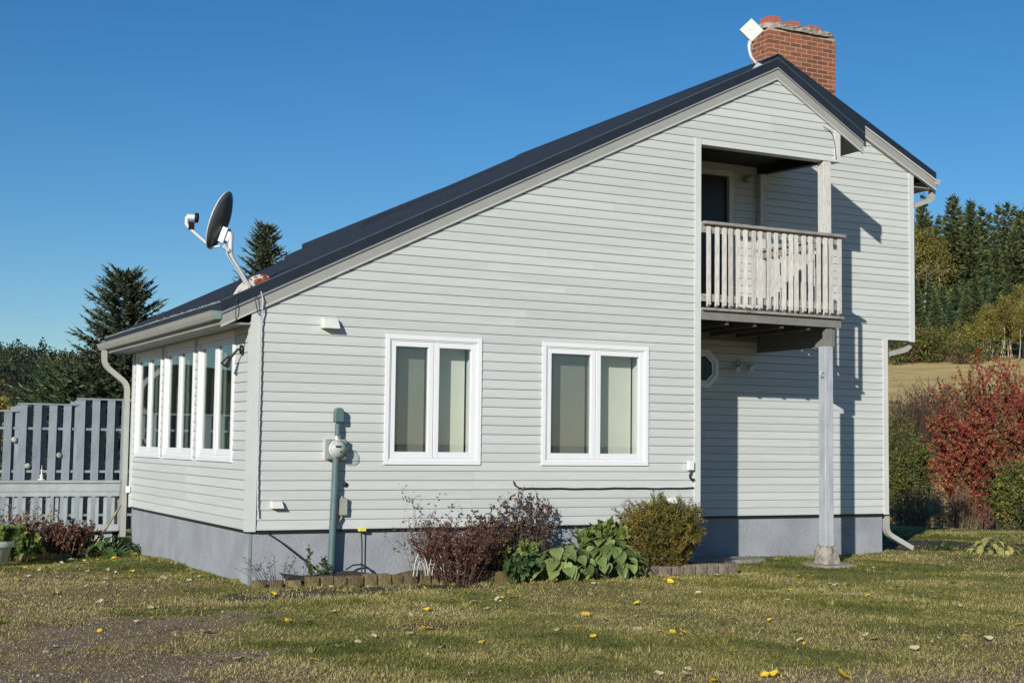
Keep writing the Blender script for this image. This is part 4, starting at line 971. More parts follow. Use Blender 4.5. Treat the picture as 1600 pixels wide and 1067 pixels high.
def broad_mesh(H, Rc, seed, nl=900, lsize=.2, trunks=1, crown0=.35, lean=.06, limbs=16):
    """round-headed tree: limbs from the trunk with leaf clusters"""
    rs = np.random.RandomState(seed); paths = []; r0 = []; r1 = []; LP = []; LV = []
    for tk in range(trunks):
        e = np.array([rs.normal()*lean*H, rs.normal()*lean*H, H*rs.uniform(.86,.97)]); u = np.linspace(0,1,7)[:,None]; bend = np.array([rs.normal(), rs.normal(), 0])*(.05 if trunks > 1 else .018)*H
        p = e*u + bend*np.sin(u*3.14) + np.array([rs.normal(), rs.normal(), 0])*(.02*H if trunks > 1 else 0)*(1-u); paths.append(p); r0.append(.0085*H); r1.append(.002*H)
        for i in range(limbs):
            t = rs.uniform(crown0, .95); j = min(int(t*6), 5); fr = t*6-j; q = p[j]*(1-fr)+p[j+1]*fr; a = rs.uniform(0,6.283); k = math.sin(math.pi*min(1,max(.12,(t-crown0+.14)/(1.12-crown0))))
            L_ = Rc*k*rs.uniform(.6,1.15); d = np.array([math.cos(a), math.sin(a), rs.uniform(.2,.9)]); uu_ = np.linspace(0,1,4)[:,None]; b = q + nrm(d)*L_*uu_ + rs.normal(size=(4,3))*.03*Rc; paths.append(b); r0.append(.0028*H); r1.append(.0008*H)
            m_ = nl//(trunks*limbs); tt = rs.uniform(.35,1.1,m_)[:,None]; sv = rs.uniform(0,1)
            LP.append(q + nrm(d)*L_*tt + rs.normal(size=(m_,3))*Rc*.17); LV.append(np.clip(sv*.5+rs.uniform(0,.5,m_),0,1))
    P = np.concatenate(LP); v, f = leaf_quads(P, rs.normal(size=P.shape), lsize*rs.uniform(.6,1.3,len(P)), .7, rs, .15)
    return (v, f, np.concatenate(LV)), stem_tubes(paths, r0, r1, 5)
def tree_meshes(gen, lm, sm):
    (v, f, V), (sv, sf) = gen
    return fast_mesh('crown', v, f, lm, np.repeat(V, 4)), fast_mesh('trunk', sv, sf, sm, smooth=True)
def plant_tree(name, loc, meshes, label, cat, group=None, s=1.0, rz=0.0, sz=None):
    t = empty(name, loc, label, cat, group); t.scale = (s, s, sz or s); t.rotation_euler = (0,0,rz)
    for me, n in zip(meshes, ('crown','trunk')):
        o = bpy.data.objects.new(n, me); col.objects.link(o); o.parent = t
    return t
def tz(x, y): return float(terrain(x, y))

# near spruces behind the fence and the house
plant_tree('spruce_tree', (2.05,16.3,-.75), tree_meshes(spruce_mesh(5.2, 1.55, 3, 34, 15, 32, .25, .23, sub=3, shape=.50), LM['spruce'], M['bark']), 'tall dark spruce behind the fence at the far corner of the house', 'spruce')
plant_tree('spruce_tree', (1.15,17.1,-.75), tree_meshes(spruce_mesh(3.05, 2.05, 5, 24, 15, 34, .24, .22, sub=3, shape=.5), LM['young'], M['bark']), 'low wide pale green spruce behind the fence, left of the tall one', 'spruce')
plant_tree('spruce_tree', (2.95,18.4,-.75), tree_meshes(spruce_mesh(4.1, 1.6, 6, 26, 13, 28, .25, .20, sub=3, shape=.7), LM['spruce'], M['bark']), 'shorter dark spruce half hidden by the eave behind the tall one', 'spruce')
plant_tree('spruce_tree', (5.85,18.75,-.6), tree_meshes(spruce_mesh(6.75, 1.7, 9, 40, 14, 28, .23, .23, sub=3, shape=.75), LM['spruce'], M['bark']), 'spruce top rising over the dark roof behind the satellite dish', 'spruce')
plant_tree('golden_tree', (3.0,46.5,tz(3,46.5)), tree_meshes(broad_mesh(4.0, 1.6, 12, 3600, .17, 3, .15), LM['gold'], M['bark']), 'small golden leaved tree far behind the fence at the left edge', 'tree')
# right: shrubs beyond the lawn
def ob(x, y): return (x, y, tz(x, y))
fan_shrub('red_maple', 'large red and orange leaved maple bush at the right edge', 'shrub', ob(25.6,14.6), 200, 4.7, 1.5, 46, .078, .75, LM['red'], M['twig'], 31, t0=.10, base_r=1.0, droop=.14, twigs=9, stem_r=.016, ell=(1.1,1.0), varspan=.34, hvar=.62)
fan_shrub('red_maple', 'second red maple bush cut by the right edge of the photo', 'shrub', ob(25.2,12.6), 120, 3.9, 1.3, 30, .078, .75, LM['red'], M['twig'], 39, t0=.10, base_r=.8, droop=.14, twigs=8, stem_r=.016, varspan=.34, hvar=.6)
fan_shrub('red_maple', 'lower outlying red shoots at the left foot of the maple bush', 'shrub', ob(24.5,14.5), 60, 2.6, .55, 26, .075, .75, LM['red'], M['twig'], 32, t0=.12, base_r=.5, twigs=7, stem_r=.011, varspan=.34, hvar=.6)
fan_shrub('green_bush', 'yellow green rounded bush beside the right corner of the house', 'shrub', ob(27.4,19.9), 150, 2.75, .85, 34, .07, .7, LM['green'], M['bark'], 33, t0=.06, base_r=.5, twigs=7, stem_r=.01, hvar=.6)
fan_shrub('twiggy_shrub', 'tall purple brown twiggy shrub behind the green bush', 'shrub', ob(33.2,25.0), 190, 3.6, 1.3, 12, .06, .5, LM['purple'], M['twig'], 34, t0=.15, base_r=.9, twigs=8, stem_r=.010, hvar=.6)
fan_shrub('twiggy_shrub', 'olive brown shrub left of the purple one by the house corner', 'shrub', ob(31.0,24.5), 130, 3.1, 1.0, 22, .065, .6, LM['green'], M['twig'], 35, t0=.15, base_r=.8, twigs=6, stem_r=.010, varspan=.2, hvar=.6)
fan_shrub('green_bush', 'dull green bush at the right edge below the red maple', 'shrub', ob(22.9,11.2), 100, 1.9, .75, 30, .07, .65, LM['green'], M['bark'], 36, t0=.08, base_r=.5, twigs=5, stem_r=.01, varspan=.2, hvar=.6)
fan_shrub('dry_bush', 'dry tawny weeds below the red maple bush', 'weeds', ob(21.7,12.6), 230, 1.25, 1.0, 14, .11, .10, LM['brown'], M['pale_twig'], 37, t0=.1, base_r=.8, twigs=1, stem_r=.005, hvar=.7)
fan_shrub('dry_bush', 'dry tawny weeds right of the green bush', 'weeds', ob(21.3,13.6), 150, 1.05, .7, 14, .11, .10, LM['brown'], M['pale_twig'], 38, t0=.1, base_r=.6, twigs=1, stem_r=.005, hvar=.7)
for i, (x, y, h, s) in enumerate(((33.8,27.4,2.2,1.1),(36.0,28.0,1.7,1.1),(38.8,28.4,1.5,1.2),(29.0,15.4,3.6,1.4))):
    fan_shrub('brown_shrub', ['low brown shrub on the field edge above the house corner','low brown shrub in the middle of the field edge','low rusty shrub right on the field edge','tall dull shrub behind the red maple at the right edge'][i], 'shrub', ob(x,y), 90, h, s, 20, .08, .6, LM['brown'] if i < 3 else LM['red'], M['twig'], 40+i, t0=.12, base_r=.8, twigs=5, stem_r=.009, hvar=.6)

# hillside wood on the right
BACK = [(116.6,113.2,30.4),(121.3,116.4,30.0),(117.2,110.7,29.1),(126.7,119.2,31.2),(121.8,112.6,32.2),(127.1,116.8,31.2),(122.0,110.4,30.8),(127.6,114.3,30.3),(124.1,109.4,29.8),(128.8,112.4,31.7),(125.9,108.4,31.0),(132.9,113.7,32.1),(129.2,109.0,30.3),(132.6,110.5,31.8),(129.8,106.4,30.3),(135.7,110.0,31.7),(116.8,115.3,30.5),(118.6,118.9,30.8),(132.0,105.3,30.0)]
MID = [(95.2,91.2,20.6),(101.0,93.6,22.8),(96.8,88.1,20.9),(100.5,90.6,22.6),(99.9,88.8,20.9),(105.0,92.7,23.0),(99.9,86.5,21.0),(103.6,88.9,23.1),(106.7,90.7,22.7),(103.6,86.6,22.9),(106.8,88.5,22.1),(105.4,85.8,22.3),(109.6,88.2,22.3),(94.2,91.7,20.2)]
YOUNG = [(79.5,74.9,14.2),(77.2,71.7,13.0),(82.0,75.8,15.3),(79.7,72.6,13.5),(82.4,74.6,14.7),(78.6,69.9,12.7),(84.1,74.8,15.1),(81.8,71.6,13.3),(86.0,74.9,15.5),(83.6,71.7,14.2),(87.2,74.3,16.0),(85.5,71.8,14.9),(74.7,68.7,11.1),(74.7,67.6,10.8),(74.6,66.5,10.4),(73.5,68.2,10.5),(75.0,70.7,12.3),(73.1,69.5,11.1)]
ASPEN = [(74.1,64.5,10.7),(73.1,62.8,10.9),(75.8,64.7,11.4),(74.1,62.2,11.5),(76.1,63.3,12.2),(74.3,60.9,11.5),(77.8,63.5,13.1),(76.0,61.1,13.0),(78.1,62.2,13.8),(77.8,61.2,14.1),(79.9,62.4,13.8),(78.1,59.9,14.0),(74.3,59.8,11.8),(75.3,59.2,12.3),(72.1,59.9,10.8),(71.1,60.5,10.1)]
BIRCH = [(87.1,81.7,21.4),(89.7,82.7,20.8)]
hr = random.Random(11)
PB = [tree_meshes(spruce_mesh(16, 2.9, 50+i, 26, 8, 14, .75, .30, sub=2, shape=(.9,1.05,.8,.95)[i], bare=.12), LM['hillspruce'], M['bark']) for i in range(4)]
PY = [tree_meshes(spruce_mesh(6, 2.2, 60+i, 20, 9, 16, .42, .30, sub=2, shape=1.0), LM['young'], M['bark']) for i in range(3)]
PA = [tree_meshes(broad_mesh(7, 1.2, 70+i, 1500, .15, 1, .42, .010, 18), LM['gold'], M['birchbark']) for i in range(4)]
PD = [tree_meshes(broad_mesh(13, 3.4, 80+i, 2400, .26, 2, .3, .06, 18), LM['green'], M['bark']) for i in range(2)]
PBU = [tree_meshes(broad_mesh(2.2, 1.25, 85+i, 900, .13, 4, .04, .12, 9), LM[('green','brown','gold')[i]], M['bark']) for i in range(3)]
def hill_tree(p, protos, h0, name, label, cat, group, top=True, hlim=(3, 30)):
    x, y, zt = p; z = tz(x, y)-.1; h = min(max(zt-z, hlim[0]), hlim[1]); k = hr.randrange(len(protos)); s = h/h0
    z = zt-h if False else z
    plant_tree(name, (x, y, z), protos[k], label, cat, group, s*hr.uniform(.85,1.05), hr.uniform(0,6.28), s)
for p in BACK: hill_tree(p, PB, 16, 'spruce_tree', 'dark tall spruce on the skyline of the wooded hill', 'spruce', 'skyline spruces on the hill')
for p in MID: hill_tree(p, PB, 16, 'spruce_tree', 'dark spruce in the middle of the wooded hillside', 'spruce', 'spruces in the middle of the hillside')
for p in YOUNG: hill_tree(p, PY, 6, 'conifer_tree', 'young green conifer standing in rows above the field', 'conifer', 'young conifers above the field')
for p in ASPEN: hill_tree(p, PA, 7, 'aspen_tree', 'slim golden aspen with pale trunk above the field', 'aspen', 'golden aspens above the field')
for i, p in enumerate(BIRCH): hill_tree(p, [tree_meshes(broad_mesh(9.5, 1.9, 90+i, 3000, .16, 2, .42, .06, 22), LM['gold'], M['birchbark'])], 9.5, 'birch_tree', ['golden birch with white trunks against the spruces beside the house','second golden birch with white trunks, right of the first'][i], 'birch', None, hlim=(9,13))
# fill the wood behind them: understorey trees between the rows
gx = []
for k in range(150):
    t_ = hr.uniform(108, 205); a = R(hr.uniform(40.5, 50.5) if k < 95 else hr.uniform(33, 41)); x, y = -4.18+t_*math.sin(a), -13.98+t_*math.cos(a)
    if t_ < 128 and hr.random() < .6: continue
    kind = hr.random(); h = hr.uniform(8, 15) if t_ > 135 else hr.uniform(4, 8)
    if kind < .85: plant_tree('spruce_tree', (x, y, tz(x,y)-.1), hr.choice(PB), 'dark spruce among the trees of the wooded hillside', 'spruce', 'spruces filling the hillside wood', h/16*hr.uniform(.9,1.15), hr.uniform(0,6.28), h/16)
    else: plant_tree('broadleaf_tree', (x, y, tz(x,y)-.1), hr.choice(PD), 'dull green broadleaf tree among the hillside spruces', 'tree', 'broadleaf trees in the hillside wood', h*.8/13, hr.uniform(0,6.28), h*.8/13)
for k in range(52):
    t_ = hr.uniform(100, 113); a = R(hr.uniform(46.0, 49.5)); x, y = -4.18+t_*math.sin(a), -13.98+t_*math.cos(a); h = hr.uniform(3.4, 5.2)
    plant_tree('aspen_tree', (x, y, tz(x,y)-.1), hr.choice(PA), 'slim golden aspen with pale trunk above the field', 'aspen', 'golden aspens above the field', h/7, hr.uniform(0,6.28), h/7)
for k in range(16):
    t_ = hr.uniform(96, 103); a = R(hr.uniform(42.5, 46.5)); x, y = -4.18+t_*math.sin(a), -13.98+t_*math.cos(a); h = hr.uniform(1.2, 2.4)
    plant_tree('rusty_bush', (x, y, tz(x,y)-.1), PBU[k % 3], 'low bush along the edge of the wood above the field', 'bush', 'bushes along the wood edge', h/2*1.2, hr.uniform(0,6.28), h/2)
# far forest on the left hill: one mass
def far_forest():
    rs = np.random.RandomState(4); n = 2600; az = np.radians(rs.uniform(-4, 24, n)); d = np.sqrt(rs.uniform(500**2, 1090**2, n)); x = -4.18+d*np.sin(az); y = -13.98+d*np.cos(az); z = terrain(x, y)
    h = rs.uniform(6, 12, n)*np.where(rs.uniform(size=n) < .05, 1.6, 1); con = rs.uniform(size=n) < .82; rad = np.where(con, h*.24, h*.48)
    clump = fbm(x*.02, y*.02, 8, 1.0); V = []; F = []; A = []; b = 0; m_ = 64
    u = rs.uniform(0,1,(n,m_)); th = rs.uniform(0,6.283,(n,m_)); rr = np.where(con[:,None], (1-u)*rad[:,None], np.sqrt(np.clip(1-(2*u-1)**2,0,1))*rad[:,None])*rs.uniform(.5,1,(n,m_))
    P = np.stack([x[:,None]+rr*np.cos(th), y[:,None]+rr*np.sin(th), z[:,None]+h[:,None]*(.05+.9*u)], -1).reshape(-1,3)
    D = np.stack([np.cos(th), np.sin(th), rs.normal(-.1,.5,(n,m_))+np.where(u>.9,1.5,0)], -1).reshape(-1,3)
    S = (h[:,None]*rs.uniform(.08,.15,(n,m_))*np.where(u>.85,.7,1)).ravel(); v, f = leaf_quads(P, D, S, .8, rs, .1)
    base = np.where(con, rs.uniform(0,.6,n), rs.uniform(.55,1.0,n)) + (clump-.5)*.35
    var = np.clip(np.repeat(base, m_)+rs.normal(size=n*m_)*.08, 0, 1)
    me = fast_mesh('far_forest', v, f, LM['far'], np.repeat(var, 4))
    tag(link('far_forest', me), 'dark mixed forest covering the far hill at the left', 'forest', kind='stuff')
far_forest()

# garden bed plants
fan_shrub('spirea_shrub', 'red brown spirea shrub spilling over the edging blocks', 'shrub', (2.16,-.46,-.58), 150, .72, .50, 16, .036, .45, LM['spirea'], M['twig'], 101, t0=.1, base_r=.2, droop=.22, twigs=3, stem_r=.0035, ell=(1.1,.75))
fan_shrub('weed_stems', 'thin dry weed stems standing against the siding left of the red brown shrub', 'weeds', (1.86,-.20,-.5), 26, 1.02, .46, 5, .035, .5, LM['purple'], M['pale_twig'], 102, t0=.45, base_r=.22, droop=.1, twigs=2, stem_r=.0028, ell=(1.2,.25), hvar=.55)
fan_shrub('phlox_clump', 'dark purple leaved clump with seed heads, left of the big hosta', 'plant', (3.14,-.24,-.5), 40, .98, .34, 15, .046, .5, LM['purple'], M['twig'], 103, t0=.25, base_r=.22, droop=.12, twigs=2, stem_r=.0045, ell=(1.25,.5), hvar=.25)
fan_shrub('phlox_clump', 'lower brown leaved clump between the red brown shrub and the purple clump', 'plant', (2.68,-.22,-.5), 30, .80, .26, 14, .048, .5, LM['purple'], M['twig'], 104, t0=.3, base_r=.18, droop=.12, twigs=2, stem_r=.0045, ell=(1.2,.6), hvar=.25)
fan_shrub('light_green_plant', 'light green leafy plant at the foot of the purple clumps', 'plant', (2.86,-.36,-.5), 36, .40, .26, 18, .05, .7, LM['lime'], M['twig'], 105, t0=.2, base_r=.18, twigs=1, stem_r=.004)
fan_shrub('dark_leafy_plant', 'low dark green plant right beside the red brown shrub', 'plant', (2.86,-.50,-.56), 28, .26, .24, 12, .075, .75, LM['hostad'], M['twig'], 106, t0=.2, base_r=.1, twigs=1, stem_r=.004)
fan_shrub('yellowing_plant', 'yellow green plant behind the big hosta', 'plant', (4.06,-.16,-.5), 44, .56, .36, 12, .095, .7, LM['lime'], M['pale_twig'], 107, t0=.35, base_r=.2, twigs=1, stem_r=.004, varspan=.2, ell=(1.2,.5))
fan_shrub('grass_tuft', 'pale dry grass tuft between the hosta and the golden yew', 'grass tuft', (4.56,-.22,-.5), 60, .56, .22, 6, .22, .045, LM['straw'], M['pale_twig'], 108, t0=.2, base_r=.08, droop=.3, twigs=0, stem_r=.0025)
fan_shrub('golden_yew', 'dense golden green yew at the corner by the balcony', 'shrub', (4.86,-.26,-.55), 270, .86, .52, 52, .055, .17, LM['yew'], M['bark'], 109, t0=.15, base_r=.26, droop=.12, twigs=5, stem_r=.005, ell=(1,.62), flat=0, hvar=.45)
fan_shrub('small_weed', 'small green weed at the foot of the meter conduit', 'weed', (.74,-.20,-.5), 14, .20, .16, 9, .035, .55, LM['green'], M['twig'], 110, t0=.2, base_r=.12, twigs=1, stem_r=.003)
fan_shrub('small_weed', 'tall leafy weed left of the meter conduit', 'weed', (.60,-.22,-.5), 5, .42, .07, 12, .032, .6, LM['green'], M['twig'], 111, t0=.3, base_r=.04, twigs=1, stem_r=.003)
fan_shrub('dead_twigs', 'bare dead twigs straggling at the front corner of the foundation', 'twigs', (.25,-.22,-.55), 20, .34, .45, 1, .03, .4, LM['brown'], M['twig'], 112, t0=.6, base_r=.2, droop=.25, twigs=2, stem_r=.003, ell=(1.2,.35))
# hostas with single leaves
def hosta_leaf(L_, wd, seed, name, lm):
    rs = np.random.RandomState(seed); n = 9; vs = []; fs = []
    for i in range(n):
        u = i/(n-1); w_ = wd*.5*(math.sin(math.pi*u**.72))**.85 if 0 < u < 1 else .002
        zc = -.55*L_*u*u*.8 + .10*L_*u; 
        for k, s in enumerate((-1,-.5,0,.5,1)): vs.append((s*w_, L_*u*(1-.12*u), zc + .20*w_*(s*s) - (.02*L_ if k in (1,3) else 0) + rs.normal()*.002))
    for i in range(n-1):
        for k in range(4): a = i*5+k; fs.append((a, a+1, a+6, a+5))
    v = np.array(vs); me = fast_mesh(name, v, np.array(fs), lm, np.clip(rs.uniform(.2,.8)+np.abs(v[:,0])/wd*.5-.1+rs.normal(size=len(v))*.04,0,1), smooth=True); return me
def hosta(name, label, c, n, spread, height, L_, wd, lm, seed, ell=(1,1), front=.0, cat='hosta'):
    rs = random.Random(seed); t = empty(name, c, label, cat); mats_ = [hosta_leaf(L_*s, wd*s, seed+k, 'leaf', lm) for k, s in enumerate((1,.85,1.08,.9,.7))]
    paths = []
    for i in range(n):
        f = math.sqrt((i+.5)/n); a = i*2.39996 + rs.uniform(-.3,.3); x, y = math.cos(a)*f*spread*ell[0], math.sin(a)*f*spread*ell[1]; z = height*(1-.80*f**1.7)*rs.uniform(.85,1.1)+.03
        o = bpy.data.objects.new('leaf', rs.choice(mats_)); col.objects.link(o); o.parent = t; o.location = (x, y, z)
        yaw = math.atan2(y/ell[1], x/ell[0]) - math.pi/2 + rs.uniform(-.5,.5)
        o.rotation_euler = (rs.uniform(-.65,-.05) - .55*f + .25, rs.uniform(-.35,.35), yaw)
        b = Vector((x*.15, y*.15, 0)); e = Vector((x, y, z)); mid = (b+e)/2 + Vector((0,0,.35*z)); paths.append([tuple((1-u)**2*b+2*u*(1-u)*mid+u*u*e) for u in np.linspace(0,1,5)])
    sv, sf = stem_tubes(paths, [.006]*n, [.004]*n, 4); o = bpy.data.objects.new('stalks', fast_mesh('stalks', sv, sf, M['stalk'], smooth=True)); col.objects.link(o); o.parent = t
    return t
M['stalk'] = mat('green_stalk', (.14,.19,.07), .6)
hosta('hosta', 'big green leaved hosta in front of the siding, left of the golden yew', (4.02,-.42,-.53), 92, .41, .37, .185, .135, LM['hosta'], 201, (1.1,.75))
hosta('hosta', 'green hosta with drooping broad leaves over the edging, left of the biggest one', (3.42,-.50,-.55), 62, .37, .35, .20, .15, LM['hosta'], 202, (1.15,.8))
hosta('hosta', 'dark green hosta at the house corner below the downspout', (-.36,5.05,-.66), 34, .42, .26, .20, .12, LM['hostad'], 203, (1,.6))
hosta('hosta', 'yellow faded hosta on the bare bed at the right edge', (11.35,.95,-.60), 40, .42, .22, .18, .10, LM['hostay'], 204, (1,.8))
fan_shrub('small_weed', 'small dark green weed at the edge of the bare bed on the right', 'weed', (10.75,1.35,-.58), 14, .14, .16, 8, .05, .6, LM['hostad'], M['twig'], 113, t0=.2, base_r=.08, twigs=1, stem_r=.003)
# left bed
fan_shrub('brown_perennial', 'brown and green withering plants below the railing', 'plants', (-1.28,5.0,-.64), 80, .50, .50, 16, .055, .55, LM['spirea'], M['pale_twig'], 120, t0=.15, base_r=.4, twigs=2, stem_r=.004, ell=(1.3,.5))
fan_shrub('brown_perennial', 'dark red brown plant between the railing plants and the dark hosta', 'plants', (-.80,5.1,-.64), 50, .46, .34, 15, .055, .55, LM['purple'], M['pale_twig'], 121, t0=.15, base_r=.25, twigs=2, stem_r=.004, ell=(1.1,.5))
fan_shrub('green_perennial', 'green leafy plant right behind the pale green pot', 'plant', (-1.62,4.55,-.62), 44, .40, .30, 14, .085, .65, LM['lime'], M['twig'], 122, t0=.15, base_r=.2, twigs=1, stem_r=.004, varspan=.3)
fan_shrub('potted_plant', 'green plant growing in the pale green pot', 'plant', (-2.02,3.55,-.33), 34, .22, .26, 11, .085, .7, LM['lime'], M['twig'], 123, t0=.2, base_r=.13, twigs=1, stem_r=.004, varspan=.3)
fan_shrub('dry_bush', 'dry brown stalks against the railing balusters', 'weeds', (-1.55,5.35,-.62), 46, .72, .55, 8, .045, .4, LM['brown'], M['pale_twig'], 124, t0=.4, base_r=.4, twigs=2, stem_r=.003, ell=(1.2,.3))

# ------------------------------------------------------------------ lawn: blades, litter, pebbles, fallen leaves
def lawn_points(n_try, seed, pw=1.0):
    """points on the lawn, denser near the road side"""
    rs = np.random.RandomState(seed); d = 6.0 + 26*rs.uniform(0,1,n_try)**pw; a = rs.uniform(R(-4), R(64), n_try); x = -4.18+d*np.sin(a)*1.0; y = -13.98+d*np.cos(a)
    ok = ~((x > -.05)*(y > -.42)*(x < 5.8)*(y < 9)) & ~((x > 5.5)*(y > 1.58)*(x < 10.0)) & (y < 5.35+np.where(x > 0, 9, 0)) & (x < 24)
    return x[ok], y[ok], d[ok], rs
def grass():
    x, y, d, rs = lawn_points(1000000, 21, 1.35); n = len(x); g = gravel_mask(x, y); dm = dirt_mask(x, y); keep = rs.uniform(size=n) > np.maximum(g*.88, dm*.88); edge = sstep(6.2,10,x)*0
    x, y, d, g, dm = x[keep], y[keep], d[keep], g[keep], dm[keep]; n = len(x)
    h = rs.uniform(.008,.030,n)*(1+.35*(fbm(x,y,31,1.6)-.5))*(1-.35*g)*np.where(rs.uniform(size=n)<.012, 1.9, 1)*(1+.02*np.maximum(d-12,0)); wd = rs.uniform(.0026,.0052,n)*(1+.055*np.maximum(d-8,0))
    a = rs.uniform(0,6.283,n); ln = rs.uniform(.2,2.2,n)*h; z = terrain(x,y)+wob(x,y)-.004
    b = np.stack([x,y,z],-1); sx = np.stack([np.cos(a+1.57)*wd, np.sin(a+1.57)*wd, np.zeros(n)],-1); tip = b + np.stack([np.cos(a)*ln, np.sin(a)*ln, h],-1)
    v = np.stack([b-sx, b+sx, tip],1).reshape(-1,3); f = np.arange(3*n).reshape(n,3)
    bm = brown_mask(x, y); dry = fbm(x, y, 12, .75)*.55 + fbm(x, y, 13, 3.2)*.45; dry = dry + .20*sstep(-4.2,-6.5,y) + .25*g + .30*dm - .12*sstep(-1.5,.3,y)*sstep(3,7,x) + .10*sstep(2,8,x)*sstep(-1.5,-4,y)
    var = np.clip(1.05*(dry-.5) + .36 + rs.uniform(-.22,.26,n), 0, .88); var = np.where(rs.uniform(size=n) < bm*.75, rs.uniform(.70,1,n), var)
    me = fast_mesh('grass', v, f, LM['grass'], np.repeat(var,3)); tag(link('grass', me), 'short patchy green and straw coloured grass', 'grass', kind='stuff')
grass()
def tufts():
    rs = np.random.RandomState(77); cx, cy, d, _ = lawn_points(1500, 78, 1.2); k = 30
    wx = rs.uniform(.1, 5.4, 60); wy = rs.uniform(-.62, -.46, 60); sx_ = rs.uniform(-.16, -.03, 60); sy_ = rs.uniform(.3, 5.2, 60); rx_ = rs.uniform(7.9, 9.9, 40); ry_ = rs.uniform(1.40, 1.56, 40)
    cx = np.concatenate([cx, wx, sx_, rx_]); cy = np.concatenate([cy, wy, sy_, ry_]); n = len(cx); sz = rs.uniform(.4,1.15,n)*(1-.5*gravel_mask(cx,cy)); dr = rs.uniform(0,.8,n)
    x = np.repeat(cx,k)+rs.normal(size=n*k)*.028*np.repeat(sz,k); y = np.repeat(cy,k)+rs.normal(size=n*k)*.028*np.repeat(sz,k); h = rs.uniform(.02,.06,n*k)*np.repeat(sz,k); a = rs.uniform(0,6.283,n*k); ln = rs.uniform(.2,1.3,n*k)*h; wd = rs.uniform(.0026,.005,n*k)*(1+.05*np.maximum(y+8,0))
    b = np.stack([x,y,terrain(x,y)+wob(x,y)-.004],-1); sx = np.stack([np.cos(a+1.57)*wd, np.sin(a+1.57)*wd, np.zeros(n*k)],-1); tip = b+np.stack([np.cos(a)*ln, np.sin(a)*ln, h],-1)
    v = np.stack([b-sx, b+sx, tip],1).reshape(-1,3); var = np.clip(np.repeat(dr,k)+rs.uniform(-.2,.2,n*k),0,.88)
    tag(link('grass_tufts', fast_mesh('grass_tufts', v, np.arange(3*n*k).reshape(-1,3), LM['grass'], np.repeat(var,3))), 'taller grass tufts scattered in the lawn and along the foundation', 'grass', kind='stuff')
tufts()
def litter():
    x, y, d, rs = lawn_points(90000, 23, 1.5); g = np.maximum(np.maximum(gravel_mask(x,y)*.5, dirt_mask(x,y)), brown_mask(x,y)); keep = rs.uniform(size=len(x)) < .10+.8*g; x, y, d = x[keep], y[keep], d[keep]; n = len(x)
    P = np.stack([x,y,terrain(x,y)+wob(x,y)+.006],-1); D = np.stack([rs.normal(size=n),rs.normal(size=n),rs.normal(size=n)*.25],-1); v, f = leaf_quads(P, D, rs.uniform(.015,.06,n), .16, rs, .7)
    me = fast_mesh('dead_grass', v, f, LM['brown'], np.repeat(rs.uniform(0,.8,n),4)); tag(link('dead_grass', me), 'dead grass and leaf bits lying on the bare ground', 'litter', kind='stuff')
litter()
def pebbles():
    x, y, d, rs = lawn_points(130000, 25, 1.6); g = gravel_mask(x,y)+.35*dirt_mask(x,y); keep = rs.uniform(size=len(x)) < g*.9; x, y = x[keep], y[keep]; n = len(x); r = rs.uniform(.003,.008,n)*np.where(rs.uniform(size=n)<.06,2.2,1)
    o = np.array([(1,0,0),(-1,0,0),(0,1,0),(0,-1,0),(0,0,.8),(0,0,-.8)]); P = np.stack([x,y,terrain(x,y)+wob(x,y)+.002],-1)
    v = (P[:,None,:] + o[None]*r[:,None,None]*rs.uniform(.6,1.3,(n,6,1))).reshape(-1,3); q = np.array([(0,2,4),(2,1,4),(1,3,4),(3,0,4),(2,0,5),(1,2,5),(3,1,5),(0,3,5)]); f = (q[None]+6*np.arange(n)[:,None,None]).reshape(-1,3)
    lm = leafmat('pebbles', [(0,(.09,.068,.045)),(.6,(.25,.195,.14)),(1,(.42,.35,.27))], .9, 0); me = fast_mesh('gravel', v, f, lm, np.repeat(rs.uniform(0,1,n),6)); tag(link('gravel', me), 'grey gravel at the edge of the lawn', 'gravel', kind='stuff')
pebbles()
YELLOW = [(1.64,-0.36),(1.98,-3.43),(2.13,-4.72),(4.37,-1.06),(4.52,-0.97),(4.42,-1.24),(4.3,-1.26),(1.45,-6.63),(1.51,-6.64),(5.04,-5.38),(2.6,-4.7),(3.05,-2.57),(-2.06,1.26),(-0.52,4.01),(-0.02,-0.93),(-0.5,-2.87),(-1.03,-5.03),(1.87,-6.89),(1.02,-6.67),(3.34,-0.47),(3.52,-0.37),(-0.72,2.02)]
PALE = [(-1.32,-1.55),(-1.46,-3.0),(-1.32,-4.62),(-1.51,-4.92),(-0.0,-2.56),(-0.34,-2.93),(-2.56,-3.88),(-2.46,-3.66),(-1.06,-0.24),(-1.63,-0.9),(0.42,-1.45),(0.9,-1.46),(1.55,-0.26),(1.82,-0.43),(4.51,-0.32),(3.44,-1.09),(2.84,-1.81),(2.5,-3.44),(6.11,-1.7),(6.03,-1.89),(6.22,-1.88),(6.16,-3.25),(5.65,-4.34),(5.35,-0.62),(3.11,-4.01),(1.96,-3.8),(1.24,-4.25),(1.93,-4.35),(2.87,-5.22),(0.91,-6.22),(1.24,-6.07),(1.05,-6.33),(1.12,-2.75),(1.39,-2.7),(1.8,-2.09),(0.13,-3.92),(3.25,-0.51),(3.51,-1.94),(-1.31,-3.33),(-0.95,1.46),(-1.18,2.78),(-1.66,2.43),(-1.39,0.53),(-1.36,1.22),(-1.2,3.73),(-0.37,2.32),(-0.62,0.96),(-2.0,-1.54),(4.05,-2.14),(3.21,-4.2),(6.48,-2.35),(5.76,-4.0),(3.61,-5.11),(3.34,-5.97),(-0.36,-4.1),(0.07,-4.64),(4.14,-5.92)]
